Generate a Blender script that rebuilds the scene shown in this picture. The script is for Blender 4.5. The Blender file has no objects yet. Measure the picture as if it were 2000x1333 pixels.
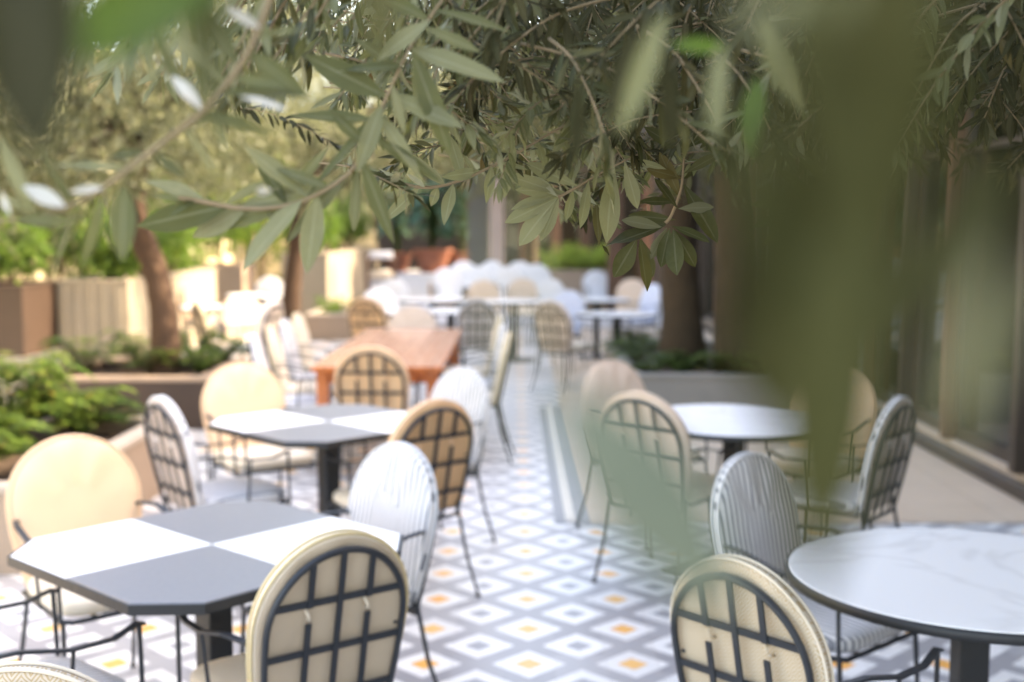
import bpy, math, random
import numpy as np
from mathutils import Vector, Matrix
random.seed(7); RN = np.random.default_rng(11)
R = math.radians
S = bpy.context.scene
COL = S.collection
# ------------------------------------------------------------------ camera
F = 2319.0; H = 1.675; VX, VY = 1008.0, 444.0
pitch = math.atan((666.5-VY)/F); yaw = math.atan((VX-1000)/F)
cam_d = bpy.data.cameras.new('camera'); cam = bpy.data.objects.new('camera', cam_d); COL.objects.link(cam)
cam.location = (0, 0, H); cam.rotation_euler = (math.pi/2-pitch, 0, yaw)
cam_d.sensor_width = 36; cam_d.lens = 36*F/2000; cam_d.clip_end = 300; cam_d.clip_start = .02
cam_d.dof.use_dof = True; cam_d.dof.focus_distance = 1.88; cam_d.dof.aperture_fstop = cam_d.lens/16.3
cam_d.dof.aperture_blades = 0
S.camera = cam
CM = cam.rotation_euler.to_matrix()
def ray(u, v): return CM @ Vector(((u-1000)/F, -(v-666.5)/F, -1))
def P(u, v, z):                      # pixel of the photograph -> point at height z
    r = ray(u, v); t = (z-H)/r.z
    return Vector((r.x*t, r.y*t, z))
def PD(u, v, Y):                     # pixel -> point at distance Y along the terrace
    r = ray(u, v); t = Y/r.y
    return Vector((r.x*t, Y, H+r.z*t))

# ------------------------------------------------------------------ materials
MATS = {}
class NT:
    def __init__(s, name):
        s.m = bpy.data.materials.new(name); s.m.use_nodes = True; s.t = s.m.node_tree; s.t.nodes.clear(); MATS[name] = s.m
        s.out = s.n('ShaderNodeOutputMaterial')
    def n(s, typ, **k):
        nd = s.t.nodes.new(typ)
        for a, b in k.items(): setattr(nd, a, b)
        return nd
    def l(s, a, b): s.t.links.new(a, b)
    def math(s, op, a, b=None, c=None):
        nd = s.n('ShaderNodeMath', operation=op)
        for i, x in enumerate((a, b, c)):
            if x is None: continue
            if isinstance(x, (int, float)): nd.inputs[i].default_value = x
            else: s.l(x, nd.inputs[i])
        return nd.outputs[0]
    def mix(s, f, a, b):
        nd = s.n('ShaderNodeMix', data_type='RGBA')
        for i, x in ((0, f), (6, a), (7, b)):
            if isinstance(x, (int, float)): nd.inputs[i].default_value = x
            elif isinstance(x, tuple): nd.inputs[i].default_value = (*x, 1)
            else: s.l(x, nd.inputs[i])
        return nd.outputs[2]
    def noise(s, vec, scale, detail=4, rough=.55, dist=0):
        nd = s.n('ShaderNodeTexNoise'); nd.inputs['Scale'].default_value = scale; nd.inputs['Detail'].default_value = detail
        nd.inputs['Roughness'].default_value = rough; nd.inputs['Distortion'].default_value = dist
        s.l(vec, nd.inputs['Vector']); return nd.outputs['Fac']
    def ramp(s, f, stops):
        nd = s.n('ShaderNodeValToRGB'); e = nd.color_ramp.elements
        while len(e) < len(stops): e.new(.5)
        for i, (p, c) in enumerate(stops): e[i].position = p; e[i].color = (*c, 1)
        s.l(f, nd.inputs[0]); return nd.outputs[0]
    def bsdf(s, col, rough=.5, metal=0, spec=.5, bump=None, bstr=.2, bdist=.01, sheen=0, trans=None):
        b = s.n('ShaderNodeBsdfPrincipled')
        if isinstance(col, tuple): b.inputs['Base Color'].default_value = (*col, 1)
        else: s.l(col, b.inputs['Base Color'])
        if isinstance(rough, (int, float)): b.inputs['Roughness'].default_value = rough
        else: s.l(rough, b.inputs['Roughness'])
        b.inputs['Metallic'].default_value = metal; b.inputs['Specular IOR Level'].default_value = spec
        b.inputs['Sheen Weight'].default_value = sheen
        if bump is not None:
            bp = s.n('ShaderNodeBump'); bp.inputs['Strength'].default_value = bstr; bp.inputs['Distance'].default_value = bdist
            s.l(bump, bp.inputs['Height']); s.l(bp.outputs[0], b.inputs['Normal'])
        return b.outputs[0]
    def done(s, sh): s.l(sh, s.out.inputs[0]); return s.m
    def obj(s): return s.n('ShaderNodeTexCoord').outputs['Object']
    def pos(s): return s.n('ShaderNodeNewGeometry').outputs['Position']
    def xyz(s, v): nd = s.n('ShaderNodeSeparateXYZ'); s.l(v, nd.inputs[0]); return nd.outputs

def plain(name, c1, c2, scale=6, rough=.6, metal=0, spec=.4, bstr=.15, bdist=.004, bscale=None, sheen=0):
    t = NT(name); v = t.pos(); f = t.noise(v, scale, 5)
    g = t.noise(v, bscale or scale*9, 4)
    return t.done(t.bsdf(t.mix(f, c1, c2), t.math('MULTIPLY_ADD', g, .25, rough-.12), metal, spec, g, bstr, bdist, sheen))

plain('dark_metal', (.022, .026, .032), (.035, .04, .047), 12, .45, .3)
plain('pedestal_metal', (.018, .02, .022), (.03, .032, .034), 9, .5, .2)
plain('tan', (.74, .50, .32), (.79, .55, .36), 5, .5, bstr=.25, bscale=160, spec=.35)
plain('tan_lining', (.66, .40, .21), (.71, .45, .25), 5, .8, bstr=.3, bscale=220)
plain('cream', (.60, .52, .41), (.66, .58, .46), 7, .8, bstr=.3, bscale=260, sheen=.1)
plain('cream_lining', (.42, .34, .25), (.47, .38, .28), 7, .85, bstr=.4, bscale=240)
plain('taupe_lining', (.46, .39, .36), (.52, .45, .42), 7, .85, bstr=.4, bscale=240)
plain('beige', (.56, .44, .35), (.62, .49, .39), 6, .75, bstr=.3, bscale=220)
plain('white_cloth', (.60, .61, .63), (.66, .67, .69), 6, .8, bstr=.2)
plain('piping_ochre', (.55, .42, .22), (.70, .58, .36), 60, .7)
plain('concrete', (.19, .175, .15), (.27, .245, .21), 3, .8, bstr=.4)
plain('planter_tan', (.26, .19, .135), (.35, .26, .19), 3, .75, bstr=.4)
plain('planter_cream', (.20, .17, .12), (.30, .255, .19), 2.2, .75, bstr=.4)
plain('planter_brown', (.028, .017, .012), (.05, .03, .02), 4, .5, bstr=.4)
plain('coping', (.34, .28, .22), (.42, .35, .28), 4, .7)
plain('soil', (.05, .032, .02), (.11, .07, .045), 14, .95, bstr=1, bdist=.02)
plain('bark', (.028, .015, .008), (.08, .042, .022), 7, .9, bstr=1, bdist=.03, bscale=22)
plain('bark_dark', (.028, .018, .008), (.06, .038, .018), 7, .9, bstr=1, bdist=.03, bscale=22)
plain('twig', (.13, .095, .05), (.25, .19, .11), 40, .75, bstr=.5, bdist=.002, bscale=500)
plain('stucco', (.34, .30, .19), (.44, .39, .26), 1.2, .9, bstr=.3)
plain('terracotta', (.24, .085, .05), (.32, .12, .07), 6, .7)
plain('wood_brown', (.075, .036, .02), (.12, .058, .032), 3, .6)
plain('frame_brown', (.03, .022, .016), (.05, .036, .026), 5, .45)
plain('facade_panel', (.13, .10, .07), (.19, .15, .11), 2, .7)
plain('dark_wall', (.025, .022, .02), (.04, .034, .03), 2, .8)
plain('interior', (.20, .16, .11), (.26, .21, .15), 1.5, .8)
plain('pink_column', (.32, .24, .21), (.38, .29, .26), 2, .8)
plain('grey_column', (.07, .07, .065), (.10, .10, .095), 2, .8)
plain('ledge', (.50, .50, .50), (.60, .59, .58), 2, .7)

t = NT('glass')                       # window glass: mirror-like at grazing view, see-through head on
fr = t.n('ShaderNodeFresnel'); fr.inputs[0].default_value = 1.52
gl = t.n('ShaderNodeBsdfGlossy'); gl.inputs['Roughness'].default_value = .02; gl.inputs[0].default_value = (.9, .95, .95, 1)
tr = t.n('ShaderNodeBsdfTransparent'); tr.inputs[0].default_value = (.78, .82, .80, 1)
mx = t.n('ShaderNodeMixShader'); t.l(t.math('MULTIPLY_ADD', fr.outputs[0], 1.3, .03), mx.inputs[0]); t.l(tr.outputs[0], mx.inputs[1]); t.l(gl.outputs[0], mx.inputs[2])
t.done(mx.outputs[0])

def stripe_mat(name, a, b, period, duty):
    t = NT(name); x = t.xyz(t.obj())
    f = t.math('FRACT', t.math('DIVIDE', t.math('ADD', x[0], 5.0), period))
    m = t.math('LESS_THAN', f, duty)
    wv = t.noise(t.obj(), 420, 2)
    return t.done(t.bsdf(t.mix(m, a, b), .8, 0, .25, None, 0, .001, .1))
stripe_mat('stripe', (.66, .65, .65), (.20, .21, .235), .0235, .38)
stripe_mat('stripe_blue', (.62, .66, .76), (.40, .45, .58), .0235, .4)
t = NT('diamond_weave'); x = t.xyz(t.obj())
def tri(t, a, p): return t.math('ABSOLUTE', t.math('SUBTRACT', t.math('FRACT', t.math('DIVIDE', t.math('ADD', a, 5.0), p)), .5))
d = t.math('ADD', tri(t, x[0], .032), tri(t, x[2], .040))
m = t.math('GREATER_THAN', t.math('SINE', t.math('MULTIPLY', d, 25.0)), .15)
t.done(t.bsdf(t.mix(m, (.50, .43, .34), (.40, .30, .18)), .8, 0, .2, m, .3, .002))

# marble / table tops
def marble(t, v):
    n1 = t.noise(v, 1.3, 4, .5, 1.2)
    vein = t.math('SUBTRACT', 1.0, t.math('MINIMUM', t.math('MULTIPLY', t.math('ABSOLUTE', t.math('SUBTRACT', n1, .47)), 34.0), 1.0))
    n2 = t.noise(v, 1.1, 2)
    return t.mix(t.math('MULTIPLY', vein, t.math('MULTIPLY', n2, .42)), (.88, .88, .875), (.42, .40, .38))
t = NT('marble'); t.done(t.bsdf(marble(t, t.obj()), .22, 0, .5))
t = NT('checker_top'); v = t.obj(); x = t.xyz(v)
m = t.math('GREATER_THAN', t.math('MULTIPLY', x[0], x[1]), 0.0)
g = t.mix(t.noise(v, 60, 3), (.175, .175, .19), (.225, .225, .24))
t.done(t.bsdf(t.mix(m, marble(t, v), g), .3, 0, .5, t.noise(v, 220, 2), .05, .001))

t = NT('wood_orange'); v = t.obj()
mp = t.n('ShaderNodeMapping'); mp.inputs['Scale'].default_value = (9, .7, 9); t.l(v, mp.inputs[0])
w = t.noise(mp.outputs[0], 3.5, 7, .62, .6)
x = t.xyz(v)
pl = t.math('LESS_THAN', t.math('FRACT', t.math('DIVIDE', t.math('ADD', x[0], 5.0), .145)), .03)
c = t.mix(pl, t.ramp(w, [(.25, (.36, .09, .02)), (.55, (.52, .145, .035)), (.8, (.60, .20, .05))]), (.08, .03, .015))
t.done(t.bsdf(c, .22, 0, .8, w, .12, .001))

t = NT('wood_glare'); v = t.obj()  # wooden tabletop, pale sky glare put into its colour
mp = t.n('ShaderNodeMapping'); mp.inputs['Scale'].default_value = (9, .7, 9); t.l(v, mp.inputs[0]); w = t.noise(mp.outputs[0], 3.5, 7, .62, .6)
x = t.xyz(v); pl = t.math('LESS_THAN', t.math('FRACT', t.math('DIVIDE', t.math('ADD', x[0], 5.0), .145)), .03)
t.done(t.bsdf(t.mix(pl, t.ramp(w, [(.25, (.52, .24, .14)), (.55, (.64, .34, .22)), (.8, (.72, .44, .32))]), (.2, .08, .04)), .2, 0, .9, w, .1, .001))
# floor tiles: encaustic pattern
t = NT('tiles'); v = t.pos(); x = t.xyz(v)
PX, PY, PER = .05, 4.434, .4
def cell(ox, oy):
    a = t.math('ABSOLUTE', t.math('SUBTRACT', t.math('FRACT', t.math('DIVIDE', t.math('ADD', x[0], 40*PER-ox+PER/2), PER)), .5))
    b = t.math('ABSOLUTE', t.math('SUBTRACT', t.math('FRACT', t.math('DIVIDE', t.math('ADD', x[1], 40*PER-oy+PER/2), PER)), .5))
    return t.math('MULTIPLY', t.math('ADD', a, b), PER), a, b
do, a1, b1 = cell(PX, PY); dg, a2, b2 = cell(PX+PER/2, PY+PER/2)
va = t.noise(v, 1.6, 3); fine = t.noise(v, 30, 4)
cb = t.n('ShaderNodeCombineXYZ')
for k_, (ax, of) in enumerate(((x[0], PX), (x[1], PY))): t.l(t.math('FLOOR', t.math('DIVIDE', t.math('ADD', ax, 40*PER-of+PER/4), PER/2)), cb.inputs[k_])
wn = t.n('ShaderNodeTexWhiteNoise'); t.l(cb.outputs[0], wn.inputs['Vector']); tone = wn.outputs['Value']
grey = t.mix(tone, (.255, .25, .26), (.35, .345, .35)); grey = t.mix(t.math('MULTIPLY', fine, .35), grey, (.42, .41, .42))
white = t.mix(t.math('MULTIPLY_ADD', tone, .5, t.math('MULTIPLY', fine, .5)), (.80, .79, .77), (.62, .61, .59))
c = t.mix(t.math('LESS_THAN', do, .143), grey, white)
c = t.mix(t.math('LESS_THAN', dg, .143), c, white)
c = t.mix(t.math('LESS_THAN', dg, .058), c, (.30, .30, .315))
c = t.mix(t.math('LESS_THAN', do, .060), c, t.mix(tone, (.85, .40, .09), (.78, .46, .16)))
# joints between the square tiles (each tile a quarter of the repeat)
jx = t.math('LESS_THAN', t.math('ABSOLUTE', t.math('SUBTRACT', a1, .25)), .0045)
jy = t.math('LESS_THAN', t.math('ABSOLUTE', t.math('SUBTRACT', b1, .25)), .0045)
j = t.math('MAXIMUM', jx, jy)
c = t.mix(t.math('MULTIPLY', j, .5), c, (.35, .33, .31))
stain = t.noise(v, .9, 6, .7)
c = t.mix(t.math('MULTIPLY', t.math('GREATER_THAN', stain, .62), .10), c, (.25, .22, .2))
t.done(t.bsdf(c, t.math('MULTIPLY_ADD', fine, .3, .22), 0, .5, t.math('SUBTRACT', fine, t.math('MULTIPLY', j, 2.0)), .12, .002))

t = NT('deck'); v = t.pos(); x = t.xyz(v)
fx = t.math('FRACT', t.math('DIVIDE', t.math('ADD', x[1], 50.0), .62)); fy = t.math('FRACT', t.math('DIVIDE', t.math('ADD', x[0], 50.0), 1.2))
j = t.math('MAXIMUM', t.math('LESS_THAN', fx, .012), t.math('LESS_THAN', fy, .006))
c = t.mix(t.noise(v, 3, 6), (.50, .38, .28), (.60, .47, .35))
t.done(t.bsdf(t.mix(t.math('MULTIPLY', j, .6), c, (.15, .1, .08)), .42, 0, .45, t.noise(v, 40, 3), .1, .002))
plain('aisle', (.58, .58, .61), (.68, .68, .70), 2, .35, bstr=.1)
plain('band_dark', (.20, .205, .215), (.26, .265, .27), 4, .4)
plain('band_cream', (.60, .56, .48), (.68, .64, .56), 4, .45)
plain('earth', (.16, .13, .1), (.24, .2, .15), 1, .9)

def leaf_mat(name, top_stops, under, trans=.35, tcol=(.35, .42, .10), rough=.5, spec=.13):
    t = NT(name)
    at = t.n('ShaderNodeAttribute'); at.attribute_name = 'tint'
    top = t.ramp(at.outputs['Fac'], top_stops)
    bf = t.n('ShaderNodeNewGeometry').outputs['Backfacing']
    un = t.mix(at.outputs['Fac'], under, tuple(min(1, a*1.25) for a in under))
    c = t.mix(bf, top, un)
    mott = t.noise(t.pos(), 160, 3)
    c = t.mix(t.math('MULTIPLY', mott, .35), c, (.10, .10, .05))
    ra = t.n('ShaderNodeAttribute'); ra.attribute_name = 'rib'
    rib = t.math('MULTIPLY', t.math('MULTIPLY', t.math('GREATER_THAN', ra.outputs['Fac'], .90), 1.0), .22)
    c = t.mix(rib, c, tuple(min(.5, a*1.5+.05) for a in under))
    p = t.bsdf(c, t.math('MULTIPLY_ADD', mott, .3, rough-.15), 0, spec)
    tl = t.n('ShaderNodeBsdfTranslucent'); t.l(t.mix(.5, c, tcol), tl.inputs[0])
    mx = t.n('ShaderNodeMixShader'); mx.inputs[0].default_value = trans
    t.l(p, mx.inputs[1]); t.l(tl.outputs[0], mx.inputs[2]); return t.done(mx.outputs[0])
OL = [(0, (.011, .016, .004)), (.5, (.026, .036, .010)), (.9, (.068, .064, .022)), (.97, (.10, .075, .02)), (1, (.16, .06, .02))]
leaf_mat('olive_leaf', OL, (.085, .092, .055), .22, (.16, .15, .03), .42)
leaf_mat('olive_leaf_pale', [(0, (.030, .038, .014)), (.5, (.088, .100, .045)), (1, (.22, .225, .13))], (.21, .22, .15), .35, (.30, .34, .10), .45, .14)  # brighter copy of the olive leaf, sunlit tone put into its colour
leaf_mat('olive_leaf_dark', [(0, (.006, .007, .002)), (.6, (.014, .015, .004)), (1, (.04, .032, .009))], (.05, .05, .028), .10, (.06, .06, .01), .5, .06)  # darker copy of the olive leaf, canopy shade put into its colour
leaf_mat('crown_leaf', [(0, (.03, .035, .014)), (.5, (.085, .095, .042)), (1, (.20, .21, .11))], (.21, .22, .15), .3, (.22, .25, .07), .45)
leaf_mat('green_leaf', [(0, (.014, .04, .006)), (.6, (.04, .10, .012)), (1, (.16, .22, .03))], (.07, .13, .03), .35, (.25, .45, .05), .4)
leaf_mat('near_leaf', [(0, (.014, .016, .003)), (.6, (.028, .031, .006)), (1, (.125, .155, .115))], (.032, .033, .008), .12, (.05, .05, .008), .6, .06)
leaf_mat('leaf_silver_glint', [(0, (.30, .32, .28)), (1, (.40, .41, .37))], (.42, .43, .39), .1, (.4, .4, .3), .35, .5)  # silvery leaf undersides with sun and sky glints put into the colour
leaf_mat('green_dark', [(0, (.012, .022, .008)), (.6, (.03, .045, .015)), (1, (.09, .09, .03))], (.07, .08, .03), .2, (.12, .16, .03), .4)
leaf_mat('lime_leaf', [(0, (.16, .28, .03)), (.6, (.28, .40, .05)), (1, (.45, .48, .08))], (.3, .4, .1), .4, (.5, .6, .08), .4)
leaf_mat('fern_leaf', [(0, (.012, .03, .004)), (.5, (.04, .09, .01)), (.9, (.12, .18, .025)), (1, (.22, .15, .04))], (.07, .13, .03), .3, (.15, .25, .03), .45)
leaf_mat('dry_leaf', [(0, (.25, .12, .03)), (.6, (.38, .20, .05)), (1, (.45, .28, .08))], (.4, .25, .1), .35, (.5, .25, .06), .6)
leaf_mat('teal_leaf', [(0, (.02, .06, .04)), (.6, (.04, .11, .075)), (1, (.10, .20, .15))], (.12, .22, .17), .15, (.1, .3, .12), .25)

# ------------------------------------------------------------------ mesh helpers
class MB:
    def __init__(s): s.v = []; s.f = []; s.mi = []
    def add(s, vs, fs, mi=0):
        o = len(s.v); s.v += [tuple(p) for p in vs]; s.f += [tuple(i+o for i in f) for f in fs]; s.mi += [mi]*len(fs); return s
    def box(s, x0, x1, y0, y1, z0, z1, mi=0, bev=0):
        if bev <= 0:
            vs = [(x, y, z) for z in (z0, z1) for y in (y0, y1) for x in (x0, x1)]
            fs = [(0, 2, 3, 1), (4, 5, 7, 6), (0, 1, 5, 4), (2, 6, 7, 3), (0, 4, 6, 2), (1, 3, 7, 5)]
            return s.add(vs, fs, mi)
        rings = []
        for (z, i) in ((z0, bev), (z0+bev, 0), (z1-bev, 0), (z1, bev)):
            X0, X1, Y0, Y1 = x0+i, x1-i, y0+i, y1-i; b = bev
            rings.append([(X0+b, Y0, z), (X1-b, Y0, z), (X1, Y0+b, z), (X1, Y1-b, z), (X1-b, Y1, z), (X0+b, Y1, z), (X0, Y1-b, z), (X0, Y0+b, z)])
        return s.loft(rings, mi=mi)
    def loft(s, rings, mi=0, cap=True, closed=True):
        n = len(rings[0]); vs = [p for r in rings for p in r]; fs = []
        for k in range(len(rings)-1):
            for i in range(n if closed else n-1):
                j = (i+1) % n; fs.append((k*n+i, k*n+j, (k+1)*n+j, (k+1)*n+i))
        if cap: fs.append(tuple(reversed(range(n)))); fs.append(tuple((len(rings)-1)*n+i for i in range(n)))
        return s.add(vs, fs, mi)
    def tube(s, pts, r, n=6, mi=0, closed=False, noise=0):
        pts = [Vector(p) for p in pts]; rr = r if isinstance(r, (list, tuple)) else [r]*len(pts)
        rings = []; ref = None; N = len(pts)
        for i, p in enumerate(pts):
            if closed: d = pts[(i+1) % N]-pts[i-1]
            else: d = pts[min(i+1, N-1)]-pts[max(i-1, 0)]
            d.normalize()
            if ref is None: ref = d.orthogonal().normalized()
            ref = (ref-d*ref.dot(d)).normalized(); b = d.cross(ref)
            rings.append([tuple(p+(ref*math.cos(a)+b*math.sin(a))*rr[i]*(1+noise*random.uniform(-1, 1))) for a in [2*math.pi*k/n for k in range(n)]])
        if closed: rings.append(rings[0]); return s.loft(rings, mi, cap=False)
        return s.loft(rings, mi)
    def bar(s, a, b, w, tk, nrm, mi=0):        # flat bar from a to b; nrm = thin direction
        a = Vector(a); b = Vector(b); d = (b-a).normalized(); nrm = Vector(nrm); nrm = (nrm-d*nrm.dot(d)).normalized(); sd = d.cross(nrm)
        q = [sd*w/2+nrm*tk/2, -sd*w/2+nrm*tk/2, -sd*w/2-nrm*tk/2, sd*w/2-nrm*tk/2]
        return s.loft([[tuple(a+k) for k in q], [tuple(b+k) for k in q]], mi)
    def build(s, name, mats, parent=None, smooth=False, loc=None):
        me = bpy.data.meshes.new(name); me.from_pydata(s.v, [], s.f)
        for m in (mats if isinstance(mats, (list, tuple)) else [mats]): me.materials.append(MATS[m])
        if any(s.mi): me.polygons.foreach_set('material_index', s.mi)
        if smooth: me.polygons.foreach_set('use_smooth', [True]*len(me.polygons))
        me.update()
        o = bpy.data.objects.new(name, me); COL.objects.link(o)
        if parent: o.parent = parent
        if loc is not None: o.location = loc
        return o
def tag(o, label=None, cat=None, group=None, kind=None):
    for k, v in (('label', label), ('category', cat), ('group', group), ('kind', kind)):
        if v: o[k] = v
    return o
def empty(name, loc, rz=0, label=None, cat=None, group=None):
    o = bpy.data.objects.new(name, None); COL.objects.link(o); o.location = loc; o.rotation_euler.z = rz; o.empty_display_size = .1
    return tag(o, label, cat, group)
def struct(name, mb, m): return tag(mb.build(name, m), kind='structure')
def copy_tree(o, parent=None):
    c = o.copy(); COL.objects.link(c)
    if parent: c.parent = parent
    for ch in KIDS.get(o.name, []): copy_tree(ch, c)
    return c
KIDS = {}
def index_kids():
    KIDS.clear()
    for o in bpy.data.objects:
        if o.parent: KIDS.setdefault(o.parent.name, []).append(o)

# ------------------------------------------------------------------ leaves (all vectorised)
def leaves(name, base, d, nrm, L, W, mat, parent=None, st=3, curl=.12, fold=.25, shape=.85, tint=None, twist=0.0):
    base = np.asarray(base, float); d = np.asarray(d, float); nrm = np.asarray(nrm, float); n = len(base)
    L = np.broadcast_to(np.asarray(L, float), (n,)); W = np.broadcast_to(np.asarray(W, float), (n,))
    curl = np.broadcast_to(np.asarray(curl, float), (n,))
    d = d/np.linalg.norm(d, axis=1, keepdims=True)
    nrm = nrm-d*(nrm*d).sum(1, keepdims=True); nrm /= np.maximum(np.linalg.norm(nrm, axis=1, keepdims=True), 1e-6)
    sd = np.cross(d, nrm)
    ts = np.linspace(0, 1, st)
    if st == 3: ts = np.array([0, .48, 1.])
    w = np.sin(np.pi*ts**shape)**.8 if st > 3 else np.array([.05, 1, .02]); w = np.maximum(np.nan_to_num(w), .03)
    V = np.zeros((n, st, 3, 3)); tw = RN.normal(0, .55, n); ph = RN.uniform(0, 6.28, n)
    for i, tt in enumerate(ts):
        c = base + d*(L*tt)[:, None] - nrm*(curl*L*tt*tt)[:, None]
        hw = (W/2*w[i])[:, None]
        if st > 5:
            an = (tw*tt)[:, None]; sv = sd*np.cos(an)+nrm*np.sin(an); nv_ = nrm*np.cos(an)-sd*np.sin(an)
            wav = (np.sin(tt*9+ph)*.06*L)[:, None]*0+(np.sin(tt*11+ph)*.10)[:, None]
            V[:, i, 0] = c - sv*hw + nv_*hw*(fold+wav); V[:, i, 1] = c; V[:, i, 2] = c + sv*hw + nv_*hw*(fold-wav); continue
        V[:, i, 0] = c - sd*hw + nrm*hw*fold; V[:, i, 1] = c; V[:, i, 2] = c + sd*hw + nrm*hw*fold
    nv = st*3; q = []
    for i in range(st-1):
        for j in range(2): a = i*3+j; q.append((a, a+1, a+4, a+3))
    q = np.array(q); faces = (q[None]+(np.arange(n)*nv)[:, None, None]).reshape(-1, 4)
    me = bpy.data.meshes.new(name)
    me.vertices.add(n*nv); me.vertices.foreach_set('co', V.reshape(-1))
    nf = len(faces); me.loops.add(nf*4); me.loops.foreach_set('vertex_index', faces.reshape(-1).astype(np.int32))
    me.polygons.add(nf); me.polygons.foreach_set('loop_start', np.arange(0, nf*4, 4, dtype=np.int32))
    me.polygons.foreach_set('use_smooth', np.ones(nf, bool))
    at = me.attributes.new('tint', 'FLOAT', 'POINT')
    tv = RN.random(n) if tint is None else np.broadcast_to(tint, (n,))
    at.data.foreach_set('value', np.repeat(tv, nv).astype(np.float32))
    if st > 5:
        rb = me.attributes.new('rib', 'FLOAT', 'POINT'); rb.data.foreach_set('value', np.tile(np.array([0, 1, 0], np.float32), n*st))
    me.materials.append(MATS[mat]); me.update(calc_edges=True)
    o = bpy.data.objects.new(name, me); COL.objects.link(o)
    if parent: o.parent = parent
    return o
def rdir(n):
    v = RN.normal(size=(n, 3)); return v/np.linalg.norm(v, axis=1, keepdims=True)
def crown_pts(blobs, n_sprig, per=14, droop=.5, spr=.22):
    """sprigs of leaves spread unevenly through a handful of ellipsoids"""
    B = []; D = []; N = []
    vol = np.array([b[3]*b[4]*b[5] for b in blobs]); pr = vol/vol.sum()
    for bi, k in zip(range(len(blobs)), RN.multinomial(n_sprig, pr)):
        x, y, z, rx, ry, rz = blobs[bi]
        u = rdir(k)*(RN.random((k, 1))**.45); c = u*[rx, ry, rz]+[x, y, z]
        out = u*[1, 1, .4]+rdir(k)*.5; out[:, 2] -= droop*RN.random(k); out /= np.linalg.norm(out, axis=1, keepdims=True)
        for j in range(per):
            tt = j/per*spr
            p = c+out*tt; p[:, 2] -= tt*tt*droop*1.5
            dd = out*.8+rdir(k)*.75; dd[:, 2] -= .25
            B.append(p); D.append(dd); N.append(rdir(k)+[0, 0, .8])
    return np.concatenate(B), np.concatenate(D), np.concatenate(N)

# ------------------------------------------------------------------ chair
TAN = math.tan(R(12))
def arch(n=44, hw=.235, z0=.0, z1=.53, narrow=.80):
    """outline of the rounded back, (x, s) with s measured up from the bottom; starts bottom left, goes over the top"""
    zt = z1-hw*.98; pts = []
    for i in range(7):
        tt = i/7; pts.append((-hw*(narrow+(1-narrow)*math.sin(tt*math.pi/2)), z0+(zt-z0)*tt))
    m = n-14
    for i in range(m+1):
        a = math.pi-math.pi*i/m; pts.append((hw*math.cos(a), zt+(z1-zt)*math.sin(a)))
    for i in range(6, -1, -1):
        tt = i/7; pts.append((hw*(narrow+(1-narrow)*math.sin(tt*math.pi/2)), z0+(zt-z0)*tt))
    return pts
BY, BZ = -.20, .40
def bk(x, s, d):     # back plane: s up along it, d forward
    return (x, BY - s*math.sin(R(12)) + d*math.cos(R(12)), BZ + s*math.cos(R(12)) + d*math.sin(R(12)))
TOPY = bk(0, .53, 0)[1]; TOPZ = bk(0, .53, 0)[2]
def cushion_back():
    mb = MB(); o = arch(); cx, cs = 0, .27; rings = []
    prof = [(.55, .004), (.10, .0), (.025, .002), (.0, .011), (.0, .025), (.022, .034), (.08, .041), (.30, .046), (.65, .048)]
    for (k, d) in prof:
        rings.append([bk(cx+(x-cx)*(1-k), cs+(s-cs)*(1-k), d+.004*math.sin(x*40)*(k > .05)) for x, s in o])
    n = len(o); base = 0
    for ri in range(len(rings)-1):
        vs = rings[ri]+rings[ri+1]; fs = [(i, (i+1) % n, n+(i+1) % n, n+i) for i in range(n)]
        mb.add(vs, fs, 1 if ri < 2 else 0)
    mb.add(rings[0], [tuple(reversed(range(n)))], 1); mb.add(rings[-1], [tuple(range(n))], 0)
    return mb
def weld(o):
    import bmesh
    bm = bmesh.new(); bm.from_mesh(o.data); bmesh.ops.remove_doubles(bm, verts=bm.verts, dist=.0004); bm.normal_update(); bmesh.ops.recalc_face_normals(bm, faces=bm.faces); bm.to_mesh(o.data); bm.free()
def cushion_seat():
    mb = MB()
    def sq(k, z):
        pts = []
        for i in range(36):
            a = 2*math.pi*i/36; c, s_ = math.cos(a), math.sin(a); e = .42
            x = .235*(1-k)*math.copysign(abs(c)**e, c); y = .02+.225*(1-k)*math.copysign(abs(s_)**e, s_)
            x *= 1-.06*(.25-y)/.45*.8
            pts.append((x, y, z))
        return pts
    rings = [sq(.06, .418), sq(.0, .430), sq(.0, .455), sq(.05, .468), sq(.25, .476), sq(.6, .479)]
    mb.loft([r for r in rings]); return mb
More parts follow.
